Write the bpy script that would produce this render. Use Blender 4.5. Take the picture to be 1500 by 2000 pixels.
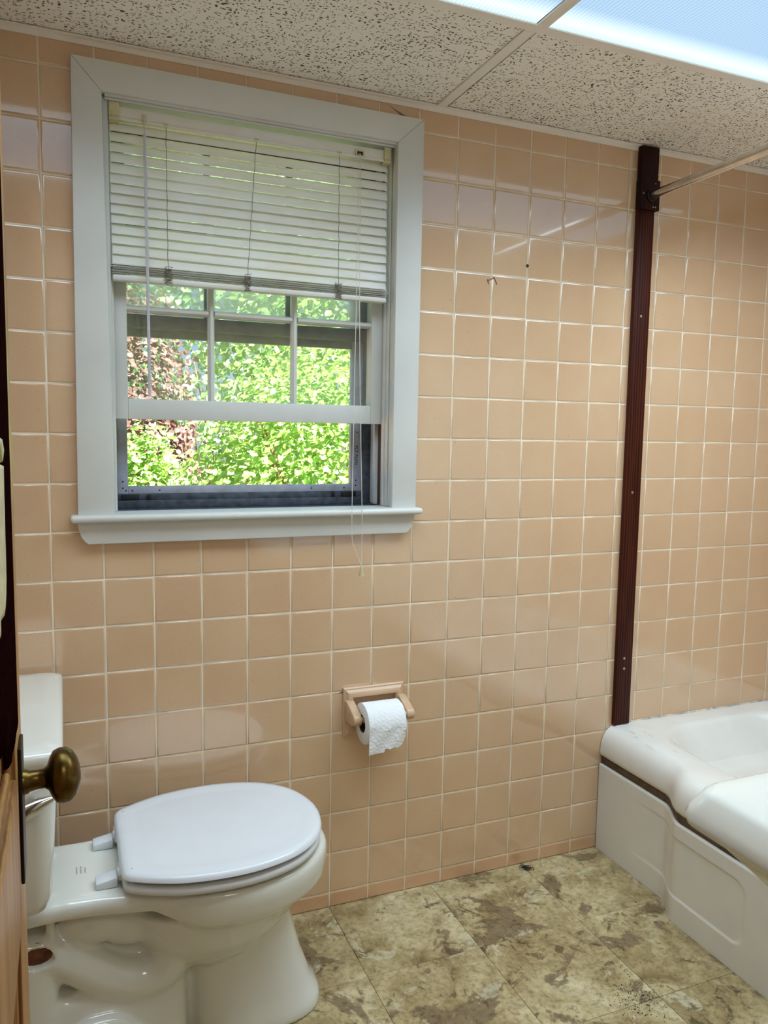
import bpy, bmesh, math, random
from mathutils import Vector, Matrix, noise
R = math.radians
PI = math.pi
random.seed(7)
scene = bpy.context.scene
for o in list(bpy.data.objects):
    bpy.data.objects.remove(o, do_unlink=True)
COL = scene.collection

# ------------------------------------------------------------------ camera
cam_d = bpy.data.cameras.new('camera')
cam = bpy.data.objects.new('camera', cam_d)
COL.objects.link(cam)
cr = Vector((0.92470944, -0.38031891, 0.0164308))
cu = Vector((0.02334326, 0.09973238, 0.99474044))
cf = Vector((0.37995729, 0.91946233, -0.10110135))
CAM = Vector((-0.957, -1.856, 1.2579))
cam.matrix_world = Matrix(((cr.x, cu.x, -cf.x, CAM.x), (cr.y, cu.y, -cf.y, CAM.y), (cr.z, cu.z, -cf.z, CAM.z), (0, 0, 0, 1)))
cam_d.sensor_fit = 'VERTICAL'
cam_d.sensor_height = 36.0
cam_d.lens = 36.0 * 1520.47 / 2000.0
cam_d.clip_start = 0.01
scene.camera = cam

# ------------------------------------------------------------------ world, sun, large lights, exposure
w = bpy.data.worlds.new('world'); scene.world = w; w.use_nodes = True
nt = w.node_tree; nt.nodes.clear()
sky = nt.nodes.new('ShaderNodeTexSky'); sky.sky_type = 'HOSEK_WILKIE'
sky.sun_direction = Vector((0.50, -0.62, 1.0)).normalized(); sky.turbidity = 6.0
bg = nt.nodes.new('ShaderNodeBackground'); bg.inputs['Strength'].default_value = 4.0
out = nt.nodes.new('ShaderNodeOutputWorld')
nt.links.new(sky.outputs[0], bg.inputs[0]); nt.links.new(bg.outputs[0], out.inputs[0])

sd = bpy.data.lights.new('sun', 'SUN'); sd.energy = 46.0; sd.angle = R(0.6); sd.color = (1.0, 0.95, 0.86)
so = bpy.data.objects.new('sun', sd); COL.objects.link(so)
so.rotation_euler = Vector((0.50, -0.62, 1.0)).to_track_quat('Z', 'Y').to_euler()

ZC = 2.076            # ceiling height
def area(name, loc, sx, sy, power, color, spread=None, rot=(0, 0, 0)):
    l = bpy.data.lights.new(name, 'AREA'); l.shape = 'RECTANGLE'; l.size = sx; l.size_y = sy
    l.energy = power; l.color = color
    if spread: l.spread = spread
    o = bpy.data.objects.new(name, l); COL.objects.link(o); o.location = loc; o.rotation_euler = rot
    return o
COOL = (0.68, 0.85, 1.0)
area('ceiling_panel_lamp_a', (0.575, -0.745, ZC - 0.004), 1.17, 0.57, 16.5, COOL, R(144))
area('ceiling_panel_lamp_b', (-0.62, -0.745, ZC - 0.004), 1.08, 0.57, 8, COOL, R(144))
area('added_hall_fill', (-0.62, -2.45, 2.28), 0.5, 0.5, 5.5, (1.0, 0.98, 0.95))  # unseen lamp added as frontal fill for the tiled wall

scene.view_settings.view_transform = 'Standard'
scene.view_settings.look = 'None'
scene.view_settings.gamma = 1.0
scene.view_settings.use_curve_mapping = False
scene.view_settings.exposure = 0.06

# ------------------------------------------------------------------ helpers
def srgb(r, g, b):
    f = lambda c: (c / 255 / 12.92) if c / 255 <= 0.04045 else ((c / 255 + 0.055) / 1.055) ** 2.4
    return (f(r), f(g), f(b), 1.0)

class NT:
    def __init__(s, name):
        s.m = bpy.data.materials.new(name); s.m.use_nodes = True
        s.t = s.m.node_tree; s.t.nodes.clear()
        s.o = s.t.nodes.new('ShaderNodeOutputMaterial')
    def n(s, typ, **kw):
        nd = s.t.nodes.new(typ)
        for k, v in kw.items():
            setattr(nd, k, v)
        return nd
    def l(s, a, b): s.t.links.new(a, b)
    def bsdf(s, col=None, rough=0.5, metal=0.0, spec=None, coat=0.0, coat_rough=0.03):
        b = s.n('ShaderNodeBsdfPrincipled')
        if col: b.inputs['Base Color'].default_value = col
        b.inputs['Roughness'].default_value = rough; b.inputs['Metallic'].default_value = metal
        if spec is not None: b.inputs['Specular IOR Level'].default_value = spec
        b.inputs['Coat Weight'].default_value = coat; b.inputs['Coat Roughness'].default_value = coat_rough
        s.l(b.outputs[0], s.o.inputs[0]); return b
    def noise(s, vec, scale, detail=4, rough=0.55, dist=0.0):
        nd = s.n('ShaderNodeTexNoise'); nd.inputs['Scale'].default_value = scale
        nd.inputs['Detail'].default_value = detail; nd.inputs['Roughness'].default_value = rough
        nd.inputs['Distortion'].default_value = dist
        if vec is not None: s.l(vec, nd.inputs['Vector'])
        return nd
    def ramp(s, fac, stops, interp='LINEAR'):
        nd = s.n('ShaderNodeValToRGB'); nd.color_ramp.interpolation = interp
        el = nd.color_ramp.elements
        while len(el) > 1: el.remove(el[-1])
        el[0].position = stops[0][0]; el[0].color = stops[0][1]
        for p, c in stops[1:]:
            e = el.new(p); e.color = c
        s.l(fac, nd.inputs[0]); return nd
    def mix(s, a, b, fac, blend='MIX'):
        nd = s.n('ShaderNodeMix'); nd.data_type = 'RGBA'; nd.blend_type = blend
        for v, i in ((fac, 0), (a, 6), (b, 7)):
            if hasattr(v, 'links'): s.l(v, nd.inputs[i])
            else: nd.inputs[i].default_value = v
        return nd.outputs[2]
    def math(s, op, a, b=None):
        nd = s.n('ShaderNodeMath', operation=op)
        for v, i in ((a, 0), (b, 1)):
            if v is None: continue
            if hasattr(v, 'links'): s.l(v, nd.inputs[i])
            else: nd.inputs[i].default_value = v
        return nd.outputs[0]
    def bump(s, h, b, strength=0.2, dist=0.001):
        nd = s.n('ShaderNodeBump'); nd.inputs['Strength'].default_value = strength
        nd.inputs['Distance'].default_value = dist
        s.l(h, nd.inputs['Height']); s.l(nd.outputs[0], b.inputs['Normal']); return nd
    def obj(s): return s.n('ShaderNodeTexCoord').outputs['Object']
    def geo(s): return s.n('ShaderNodeNewGeometry').outputs['Position']

def plain(name, col, rough=0.5, metal=0.0, spec=None, coat=0.0, var=0.06, scale=14, bump=0.0):
    t = NT(name); b = t.bsdf(col, rough, metal, spec, coat)
    nz = t.noise(t.geo(), scale, 5)
    dark = tuple(c * (1 - var * 2.2) for c in col[:3]) + (1,)
    lite = tuple(min(1, c * (1 + var)) for c in col[:3]) + (1,)
    rp = t.ramp(nz.outputs[0], [(0.3, dark), (0.65, lite)])
    t.l(rp.outputs[0], b.inputs['Base Color'])
    if bump: 
        n2 = t.noise(t.geo(), scale * 12, 3); t.bump(n2.outputs[0], b, bump, 0.0008)
    return t.m

M = {}
# glazed wall tile
def tile_mat(name, c1, c2, rough=0.13):
    t = NT(name); b = t.bsdf(None, rough, 0, 0.75, 0.9, 0.05); b.inputs['Coat IOR'].default_value = 1.75
    oi = t.n('ShaderNodeObjectInfo')
    nz = t.noise(t.geo(), 5.0, 3)
    f = t.math('ADD', t.math('MULTIPLY', nz.outputs[0], 0.78), t.math('MULTIPLY', oi.outputs['Random'], 0.22))
    rp = t.ramp(f, [(0.25, c1), (0.75, c2)])
    sp = t.noise(t.geo(), 900, 2, 0.6)
    rp2 = t.ramp(sp.outputs[0], [(0.42, (0.90, 0.89, 0.87, 1)), (0.56, (1, 1, 1, 1))])
    d = t.noise(t.geo(), 130, 2, 0.5)
    rp3 = t.ramp(d.outputs[0], [(0.27, (0.62, 0.55, 0.48, 1)), (0.30, (1, 1, 1, 1))])
    c = t.mix(rp.outputs[0], rp2.outputs[0], 1.0, 'MULTIPLY'); c = t.mix(c, rp3.outputs[0], 0.5, 'MULTIPLY')
    t.l(c, b.inputs['Base Color'])
    w1 = t.noise(t.geo(), 26, 2); t.bump(w1.outputs[0], b, 0.22, 0.0012)
    return t.m
M['tile'] = tile_mat('glazed_tan_tile', srgb(214, 174, 136), srgb(222, 186, 148))
M['base_tile'] = tile_mat('glazed_base_tile', srgb(208, 160, 118), srgb(224, 178, 138))
M['holder'] = plain('glazed_holder', srgb(206, 171, 136), 0.3, spec=0.4, var=0.03)
M['grout'] = plain('grout', srgb(232, 218, 192), 0.85, var=0.12, scale=9, bump=0.3)
M['paint'] = plain('white_gloss_paint', srgb(214, 213, 206), 0.38, spec=0.5, var=0.03, scale=6, bump=0.12)
def paint_worn():
    t = NT('worn_white_paint'); b = t.bsdf(None, 0.42)
    nz = t.noise(t.geo(), 30, 6, 0.7); 
    rp = t.ramp(nz.outputs[0], [(0.30, srgb(95, 85, 75)), (0.36, srgb(205, 208, 212)), (0.6, srgb(222, 222, 218))])
    t.l(rp.outputs[0], b.inputs['Base Color']); t.bump(nz.outputs[0], b, 0.2, 0.001); return t.m
M['paint_worn'] = paint_worn()
M['paint_backlit'] = plain('backlit_shade_paint', srgb(66, 68, 76), 0.55, var=0.25, scale=40)  # grey darkened so the upper sash looks backlit
M['china'] = plain('white_china', srgb(228, 227, 217), 0.09, spec=0.6, coat=0.4, var=0.015, scale=5)
M['tub'] = plain('white_enamel', srgb(231, 228, 219), 0.14, spec=0.55, coat=0.3, var=0.03, scale=5)
M['seat'] = plain('white_seat_plastic', srgb(222, 224, 226), 0.2, spec=0.5, var=0.01)
M['chrome'] = plain('chrome', (0.75, 0.76, 0.76, 1), 0.12, 1.0, var=0.02)
M['steel_rod'] = plain('brushed_steel_rod', (0.78, 0.77, 0.74, 1), 0.22, 1.0, var=0.08, scale=20)
M['brass'] = plain('aged_brass', srgb(98, 78, 38), 0.3, 1.0, var=0.25, scale=40)
M['bronze'] = plain('dark_bronze_plate', srgb(46, 40, 32), 0.4, 0.8, var=0.2, scale=40)
M['black'] = plain('black_rubber', srgb(18, 17, 17), 0.6)
M['screw'] = plain('zinc_screw', (0.45, 0.44, 0.42, 1), 0.35, 1.0)
M['gap'] = plain('brown_shadow_gap', srgb(92, 70, 44), 0.6, var=0.25, scale=30)  # brown that stands in for shade under the tub rim
M['scuff'] = plain('pinkish_scuff', srgb(188, 176, 168), 0.5)
M['wall_shade'] = plain('shaded_wall_brown', srgb(110, 62, 38), 0.7, var=0.3, scale=60)  # brown of the tile wall in shadow, for the toilet base opening
M['caulk'] = plain('white_caulk', srgb(222, 212, 196), 0.6, var=0.25, scale=40)
M['cream_plastic'] = plain('yellowed_plastic', srgb(206, 196, 150), 0.4, var=0.08, scale=30)
M['clear_wand'] = plain('grey_plastic_wand', srgb(196, 196, 204), 0.25, var=0.03)
M['cord'] = plain('white_cord', srgb(222, 216, 200), 0.8)
M['cord_dirty'] = plain('dirty_ladder_cord', srgb(120, 112, 100), 0.8, var=0.2, scale=90)
M['alu'] = plain('painted_aluminium', srgb(168, 170, 182), 0.42, 0.0, var=0.1, scale=30)
M['alu_dark'] = plain('weathered_dark_aluminium', srgb(78, 84, 94), 0.55, 0.2, var=0.22, scale=50)
M['ink'] = plain('black_marker_ink', srgb(16, 16, 22), 0.7)
M['hall'] = plain('hall_wall_paint', srgb(226, 220, 205), 0.6)
M['tee'] = plain('white_ceiling_tee', srgb(244, 236, 226), 0.45, var=0.02)
M['exterior'] = plain('exterior_siding', srgb(210, 208, 200), 0.6)
M['soil'] = plain('mulch_ground', srgb(120, 100, 76), 0.95, var=0.3, scale=30, bump=0.5)
M['twig'] = plain('shrub_twig', srgb(150, 120, 90), 0.8, var=0.2, scale=40)
M['paper'] = plain('toilet_paper', srgb(240, 240, 238), 0.9, var=0.01, scale=8)
M['core'] = plain('cardboard_core', srgb(70, 60, 50), 0.9)
M['cloth_dark'] = plain('dark_maroon_cloth', srgb(30, 10, 10), 1.0, spec=0.0, var=0.2, scale=120)
M['cloth_cream'] = plain('cream_cloth', srgb(214, 204, 164), 0.9, var=0.08, scale=60, bump=0.4)
M['dirt'] = plain('dark_grit', srgb(46, 40, 36), 0.9, var=0.3, scale=300)
M['grit_light'] = plain('pale_grit', srgb(225, 220, 205), 0.7)
M['stain'] = plain('brown_adhesive', srgb(140, 92, 66), 0.6)

def paper_mat():
    t = NT('embossed_paper'); b = t.bsdf(srgb(240, 241, 241), 0.95, spec=0.1)
    v = t.n('ShaderNodeTexVoronoi'); v.inputs['Scale'].default_value = 160; t.l(t.geo(), v.inputs['Vector'])
    n2 = t.noise(t.geo(), 60, 3)
    h = t.math('ADD', v.outputs['Distance'], n2.outputs[0])
    t.bump(h, b, 0.5, 0.002); return t.m
M['paper'] = paper_mat()

def wood(name, c1, c2, scale=(30, 30, 1.6), rough=0.35, coat=0.2, spec=0.5):
    t = NT(name); b = t.bsdf(None, rough, 0, spec, coat)
    mp = t.n('ShaderNodeMapping'); t.l(t.geo(), mp.inputs[0]); mp.inputs['Scale'].default_value = scale
    nz = t.noise(mp.outputs[0], 1.0, 5, 0.6, 1.2)
    wv = t.n('ShaderNodeTexWave'); wv.inputs['Scale'].default_value = 1.3; wv.inputs['Distortion'].default_value = 5.0
    wv.inputs['Detail'].default_value = 3; t.l(mp.outputs[0], wv.inputs['Vector'])
    f = t.math('ADD', t.math('MULTIPLY', nz.outputs[0], 0.6), t.math('MULTIPLY', wv.outputs[0], 0.4))
    rp = t.ramp(f, [(0.25, c1), (0.75, c2)])
    t.l(rp.outputs[0], b.inputs['Base Color']); t.bump(f, b, 0.1, 0.001); return t.m
M['mahogany'] = wood('dark_mahogany', srgb(34, 9, 4), srgb(84, 34, 17), (26, 26, 1.8), 0.5, 0.0, 0.15)
M['mahogany2'] = wood('dark_mahogany_block', srgb(26, 7, 5), srgb(50, 16, 11), (26, 26, 1.8), 0.5, 0.0, 0.15)
M['pine'] = wood('varnished_door_wood', srgb(112, 70, 34), srgb(182, 134, 80), (40, 14, 1.2), 0.4, 0.0, 0.3)
M['barewood'] = wood('bare_weathered_wood', srgb(34, 20, 10), srgb(84, 54, 30), (40, 40, 3), 0.8, 0)

def acoustic():
    t = NT('fissured_acoustic_tile'); b = t.bsdf(None, 0.92, spec=0.1)
    g = t.geo()
    nz = t.noise(g, 28, 2); sub = t.n('ShaderNodeVectorMath', operation='SUBTRACT'); t.l(nz.outputs['Color'], sub.inputs[0]); sub.inputs[1].default_value = (.5, .5, .5)
    sc = t.n('ShaderNodeVectorMath', operation='SCALE'); t.l(sub.outputs[0], sc.inputs[0]); sc.inputs['Scale'].default_value = 0.035
    ad = t.n('ShaderNodeVectorMath', operation='ADD'); t.l(g, ad.inputs[0]); t.l(sc.outputs[0], ad.inputs[1])
    mp = t.n('ShaderNodeMapping'); t.l(ad.outputs[0], mp.inputs[0]); mp.inputs['Scale'].default_value = (88, 170, 1); 
    v = t.n('ShaderNodeTexVoronoi'); v.voronoi_dimensions = '2D'; v.inputs['Scale'].default_value = 1.0; t.l(mp.outputs[0], v.inputs['Vector'])
    mp2 = t.n('ShaderNodeMapping'); t.l(ad.outputs[0], mp2.inputs[0]); mp2.inputs['Scale'].default_value = (190, 120, 1); mp2.inputs['Location'].default_value = (3.3, 7.1, 0)
    v2 = t.n('ShaderNodeTexVoronoi'); v2.voronoi_dimensions = '2D'; v2.inputs['Scale'].default_value = 1.0; t.l(mp2.outputs[0], v2.inputs['Vector'])
    dens = t.noise(g, 9, 2)
    th = t.math('ADD', 0.12, t.math('MULTIPLY', dens.outputs[0], 0.14))
    sc1 = t.n('ShaderNodeSeparateColor'); t.l(v.outputs['Color'], sc1.inputs[0]); sc2 = t.n('ShaderNodeSeparateColor'); t.l(v2.outputs['Color'], sc2.inputs[0])
    a1 = t.math('MULTIPLY', t.math('LESS_THAN', v.outputs['Distance'], t.math('MULTIPLY', th, 1.35)), t.math('LESS_THAN', sc1.outputs[0], 0.42))
    a2 = t.math('MULTIPLY', t.math('LESS_THAN', v2.outputs['Distance'], th), t.math('LESS_THAN', sc2.outputs[0], 0.30))
    mk = t.math('MAXIMUM', a1, a2)
    c = t.mix(srgb(248, 242, 230), srgb(104, 90, 74), mk)
    t.l(c, b.inputs['Base Color'])
    inv = t.math('SUBTRACT', 1.0, mk); t.bump(inv, b, 0.6, 0.002); return t.m
M['acoustic'] = acoustic()

def diffuser():
    t = NT('prismatic_light_diffuser')
    g = t.geo(); sx = t.n('ShaderNodeSeparateXYZ'); t.l(g, sx.inputs[0])
    s1 = t.math('SINE', t.math('MULTIPLY', sx.outputs[0], 2 * PI / 0.0085))
    s2 = t.math('SINE', t.math('MULTIPLY', sx.outputs[1], 2 * PI / 0.0085))
    s = t.math('ADD', s1, t.math('MULTIPLY', s2, 0.15))
    # tubes glow behind the lens: two bright strips along X
    y = sx.outputs[1]
    d1 = t.math('ABSOLUTE', t.math('SUBTRACT', y, -0.465)); d2 = t.math('ABSOLUTE', t.math('SUBTRACT', y, -1.02))
    dd = t.math('MINIMUM', d1, d2)
    gl = t.n('ShaderNodeMapRange'); t.l(dd, gl.inputs[0]); gl.inputs[1].default_value = 0.0; gl.inputs[2].default_value = 0.06; gl.inputs[3].default_value = 1.0; gl.inputs[4].default_value = 0.0
    c = t.mix((0.50, 0.74, 1.0, 1), (0.82, 0.97, 1.0, 1), gl.outputs[0])
    e = t.n('ShaderNodeEmission'); t.l(c, e.inputs[0])
    st = t.math('ADD', t.math('ADD', 0.88, t.math('MULTIPLY', gl.outputs[0], 0.3)), t.math('MULTIPLY', s, 0.10))
    t.l(st, e.inputs[1])
    gb = t.n('ShaderNodeBsdfGlossy'); gb.inputs['Roughness'].default_value = 0.3; gb.inputs[0].default_value = (.04, .04, .04, 1)
    ad = t.n('ShaderNodeAddShader'); t.l(e.outputs[0], ad.inputs[0]); t.l(gb.outputs[0], ad.inputs[1]); t.l(ad.outputs[0], t.o.inputs[0])
    return t.m
M['diffuser'] = diffuser()

def floor_mat():
    t = NT('stone_look_vinyl'); b = t.bsdf(None, 0.38, spec=0.4)
    oi = t.n('ShaderNodeObjectInfo'); co = t.obj()
    sc = t.n('ShaderNodeVectorMath', operation='SCALE'); sc.inputs[0].default_value = (37, 53, 0); t.l(oi.outputs['Random'], sc.inputs['Scale'])
    ad = t.n('ShaderNodeVectorMath', operation='ADD'); t.l(co, ad.inputs[0]); t.l(sc.outputs[0], ad.inputs[1]); v = ad.outputs[0]
    big = t.noise(v, 5.5, 8, 0.62, 0.9)
    base = t.ramp(big.outputs[0], [(0.30, srgb(130, 110, 72)), (0.43, srgb(164, 145, 103)), (0.56, srgb(188, 171, 129)), (0.72, srgb(212, 199, 164))])
    pt = t.noise(v, 4.2, 9, 0.6, 0.5)
    pm = t.ramp(pt.outputs[0], [(0.555, (0, 0, 0, 1)), (0.572, (1, 1, 1, 1))])
    c = t.mix(base.outputs[0], srgb(122, 104, 78), t.math('MULTIPLY', pm.outputs[0], 0.85))
    p2 = t.noise(v, 9, 9, 0.66, 1.0)
    p2m = t.ramp(p2.outputs[0], [(0.60, (0, 0, 0, 1)), (0.63, (1, 1, 1, 1))])
    c = t.mix(c, srgb(206, 198, 168), t.math('MULTIPLY', p2m.outputs[0], 0.6))
    vn = t.noise(v, 13, 10, 0.72, 1.6)
    ln = t.ramp(vn.outputs[0], [(0.385, (1, 1, 1, 1)), (0.415, (0, 0, 0, 1))])
    c = t.mix(c, srgb(82, 66, 42), t.math('MULTIPLY', ln.outputs[0], 0.7))
    sp = t.noise(v, 70, 6, 0.7)
    spm = t.ramp(sp.outputs[0], [(0.36, (0.55, 0.5, 0.43, 1)), (0.52, (1, 1, 1, 1))])
    c = t.mix(c, spm.outputs[0], 0.75, 'MULTIPLY')
    md = t.noise(v, 26, 8, 0.75, 0.6)
    mdm = t.ramp(md.outputs[0], [(0.34, (0.60, 0.54, 0.44, 1)), (0.46, (0.94, 0.92, 0.88, 1)), (0.60, (1.12, 1.10, 1.06, 1))])
    c = t.mix(c, mdm.outputs[0], 0.85, 'MULTIPLY')
    t.l(c, b.inputs['Base Color']); t.bump(sp.outputs[0], b, 0.15, 0.001); return t.m
M['floor'] = floor_mat()

def slat_mat():
    t = NT('cream_blind_slat'); d = t.n('ShaderNodeBsdfPrincipled')
    nz = t.noise(t.geo(), 7, 4)
    rp = t.ramp(nz.outputs[0], [(0.35, srgb(240, 234, 220)), (0.65, srgb(246, 244, 240))]); t.l(rp.outputs[0], d.inputs['Base Color']); d.inputs['Roughness'].default_value = 0.4
    tr = t.n('ShaderNodeBsdfTranslucent'); t.l(rp.outputs[0], tr.inputs[0])
    mx = t.n('ShaderNodeMixShader'); mx.inputs[0].default_value = 0.18; t.l(d.outputs[0], mx.inputs[1]); t.l(tr.outputs[0], mx.inputs[2]); t.l(mx.outputs[0], t.o.inputs[0])
    return t.m
M['slat'] = slat_mat()

def glass_mat(haze):
    t = NT('dusty_window_glass'); tp = t.n('ShaderNodeBsdfTransparent'); tp.inputs[0].default_value = (0.95, 0.98, 0.97, 1)
    df = t.n('ShaderNodeBsdfTranslucent'); df.inputs[0].default_value = (0.9, 0.95, 1.0, 1)
    nz = t.noise(t.geo(), 8, 5); rp = t.ramp(nz.outputs[0], [(0.3, (haze * 0.5,) * 3 + (1,)), (0.7, (haze * 1.5,) * 3 + (1,))])
    mx = t.n('ShaderNodeMixShader'); t.l(rp.outputs[0], mx.inputs[0]); t.l(tp.outputs[0], mx.inputs[1]); t.l(df.outputs[0], mx.inputs[2])
    gl = t.n('ShaderNodeBsdfGlossy'); gl.inputs['Roughness'].default_value = 0.02
    m2 = t.n('ShaderNodeMixShader'); m2.inputs[0].default_value = 0.04; t.l(mx.outputs[0], m2.inputs[1]); t.l(gl.outputs[0], m2.inputs[2]); t.l(m2.outputs[0], t.o.inputs[0])
    return t.m
M['glass'] = glass_mat(0.09)
M['glass_hazy'] = glass_mat(0.34)

def leaf_mat(name, cols):
    t = NT(name); nz = t.noise(t.geo(), 5, 5, 0.8)
    rp = t.ramp(nz.outputs[0], [(0.25 + 0.5 * i / (len(cols) - 1), c) for i, c in enumerate(cols)])
    d = t.n('ShaderNodeBsdfPrincipled'); t.l(rp.outputs[0], d.inputs['Base Color']); d.inputs['Roughness'].default_value = 0.33; d.inputs['Specular IOR Level'].default_value = 0.8
    tr = t.n('ShaderNodeBsdfTranslucent'); t.l(rp.outputs[0], tr.inputs[0])
    mx = t.n('ShaderNodeMixShader'); mx.inputs[0].default_value = 0.4; t.l(d.outputs[0], mx.inputs[1]); t.l(tr.outputs[0], mx.inputs[2]); t.l(mx.outputs[0], t.o.inputs[0])
    return t.m
M['leaf'] = leaf_mat('green_leaf', [srgb(96, 146, 72), srgb(150, 190, 100), srgb(204, 220, 142)])
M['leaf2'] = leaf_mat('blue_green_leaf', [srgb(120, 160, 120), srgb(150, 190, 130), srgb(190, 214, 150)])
M['leaf_red'] = leaf_mat('reddish_leaf', [srgb(84, 62, 60), srgb(122, 92, 88), srgb(160, 126, 118)])
M['leaf_tan'] = leaf_mat('dry_tan_leaf', [srgb(140, 116, 84), srgb(176, 150, 104), srgb(206, 184, 134)])

# ------------------------------------------------------------------ mesh helpers
def link(name, me, mat, parent=None, loc=None):
    o = bpy.data.objects.new(name, me); COL.objects.link(o)
    if mat is not None and len(me.materials) == 0: me.materials.append(M[mat] if isinstance(mat, str) else mat)
    if loc is not None: o.location = loc
    if parent is not None:
        o.parent = parent
        o.matrix_parent_inverse = Matrix.Translation(parent.location).inverted() if parent.location.length else Matrix()
    return o
def mesh(name, V, F, mat, parent=None, smooth=False, loc=None):
    me = bpy.data.meshes.new(name); me.from_pydata([tuple(v) for v in V], [], F); me.update()
    if smooth: me.polygons.foreach_set('use_smooth', [True] * len(me.polygons))
    return link(name, me, mat, parent, loc)
def bmobj(name, bm, mat, parent=None, smooth=False, autos=None):
    me = bpy.data.meshes.new(name); bmesh.ops.recalc_face_normals(bm, faces=bm.faces); bm.to_mesh(me); bm.free()
    if smooth:
        me.polygons.foreach_set('use_smooth', [True] * len(me.polygons))
        if autos: me.set_sharp_from_angle(angle=R(autos))
    return link(name, me, mat, parent)
def bm_box(bm, x0, x1, y0, y1, z0, z1, bev=0.0, seg=2):
    r = bmesh.ops.create_cube(bm, size=1.0)
    vs = r['verts']
    for v in vs:
        v.co = Vector(((x0 + x1) / 2 + v.co.x * (x1 - x0), (y0 + y1) / 2 + v.co.y * (y1 - y0), (z0 + z1) / 2 + v.co.z * (z1 - z0)))
    if bev:
        es = list({e for v in vs for e in v.link_edges})
        bmesh.ops.bevel(bm, geom=es, offset=bev, segments=seg, profile=0.5, affect='EDGES')
def box(name, x0, x1, y0, y1, z0, z1, mat, parent=None, bev=0.0, seg=2):
    bm = bmesh.new(); bm_box(bm, x0, x1, y0, y1, z0, z1, bev, seg)
    return bmobj(name, bm, mat, parent, bool(bev), 40)
def boxes(name, lst, mat, parent=None, bev=0.0):
    bm = bmesh.new()
    for b in lst: bm_box(bm, *b, bev)
    return bmobj(name, bm, mat, parent, bool(bev), 40)
def loft_data(rings, closed=True, caps=True, off=0):
    V = []; F = []; n = len(rings[0])
    for r in rings: V += [tuple(p) for p in r]
    for i in range(len(rings) - 1):
        for j in range(n if closed else n - 1):
            a = i * n + j; b = i * n + (j + 1) % n
            F.append((off + a, off + b, off + b + n, off + a + n))
    if caps and closed:
        F.append(tuple(off + k for k in reversed(range(n)))); m = (len(rings) - 1) * n
        F.append(tuple(off + m + k for k in range(n)))
    return V, F
def loft(name, rings, mat, parent=None, closed=True, caps=True, autos=50):
    V, F = loft_data(rings, closed, caps)
    bm = bmesh.new(); vs = [bm.verts.new(v) for v in V]
    for f in F:
        try: bm.faces.new([vs[i] for i in f])
        except ValueError: pass
    return bmobj(name, bm, mat, parent, True, autos)
def tube_rings(pts, rad, seg=8):
    pts = [Vector(p) for p in pts]; rings = []
    up = Vector((0.31, 0.77, 0.55)).normalized()
    for i, p in enumerate(pts):
        t = (pts[min(i + 1, len(pts) - 1)] - pts[max(i - 1, 0)]).normalized()
        a = t.cross(up).normalized(); b = t.cross(a).normalized()
        r = rad[i] if isinstance(rad, (list, tuple)) else rad
        rings.append([p + a * (r * math.cos(2 * PI * k / seg)) + b * (r * math.sin(2 * PI * k / seg)) for k in range(seg)])
    return rings
def tube(name, pts, rad, mat, parent=None, seg=8):
    return loft(name, tube_rings(pts, rad, seg), mat, parent)
def smooth_path(pts, n=8):
    pts = [Vector(p) for p in pts]; out_ = []
    P = [pts[0]] + pts + [pts[-1]]
    for i in range(1, len(P) - 2):
        for k in range(n):
            t = k / n; a, b, c, d = P[i - 1], P[i], P[i + 1], P[i + 2]
            out_.append(0.5 * ((2 * b) + (-a + c) * t + (2 * a - 5 * b + 4 * c - d) * t * t + (-a + 3 * b - 3 * c + d) * t ** 3))
    out_.append(pts[-1]); return out_
def lathe(name, prof, origin, axis, mat, parent=None, seg=24, autos=40):
    """prof: (distance along axis, radius)"""
    axis = Vector(axis).normalized(); a = axis.orthogonal().normalized(); b = axis.cross(a); o = Vector(origin)
    rings = [[o + axis * h + (a * math.cos(2 * PI * k / seg) + b * math.sin(2 * PI * k / seg)) * max(r, 1e-5) for k in range(seg)] for h, r in prof]
    return loft(name, rings, mat, parent, autos=autos)
def prism(name, poly, y0, y1, mat, parent=None, bev=0.0):
    """polygon in (x,z) extruded along y"""
    bm = bmesh.new()
    a = [bm.verts.new((x, y0, z)) for x, z in poly]; b = [bm.verts.new((x, y1, z)) for x, z in poly]
    n = len(poly); bm.faces.new(a); bm.faces.new(list(reversed(b)))
    for i in range(n): bm.faces.new((a[i], b[i], b[(i + 1) % n], a[(i + 1) % n]))
    bmesh.ops.recalc_face_normals(bm, faces=bm.faces)
    if bev:
        es = [e for e in bm.edges if abs(e.verts[0].co.y - e.verts[1].co.y) < 1e-6]
        bmesh.ops.bevel(bm, geom=es, offset=bev, segments=2, profile=0.5, affect='EDGES')
    return bmobj(name, bm, mat, parent, bool(bev), 40)
def thing(name, loc, label, cat, group=None):
    o = bpy.data.objects.new(name, None); COL.objects.link(o); o.location = loc; o.empty_display_size = 0.05
    o['label'] = label; o['category'] = cat
    if group: o['group'] = group
    return o
def tag(o, label, cat, group=None):
    o['label'] = label; o['category'] = cat
    if group: o['group'] = group
    return o
def struct(o, label=None, cat=None):
    o['kind'] = 'structure'
    if label: o['label'] = label
    if cat: o['category'] = cat
    return o
def stuff(o): o['kind'] = 'stuff'; return o

def smoothstep(a, b, x):
    t = max(0, min(1, (x - a) / (b - a))); return t * t * (3 - 2 * t)

# ------------------------------------------------------------------ room dimensions
XL, XR, YB = -1.19, 1.295, -1.66
P = 0.1095; Z16 = 0.0397           # tile pitch, height of the lowest full course
HX0, HX1, HZ0, HZ1 = -0.862, -0.168, 1.050, 1.992       # window opening

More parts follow.
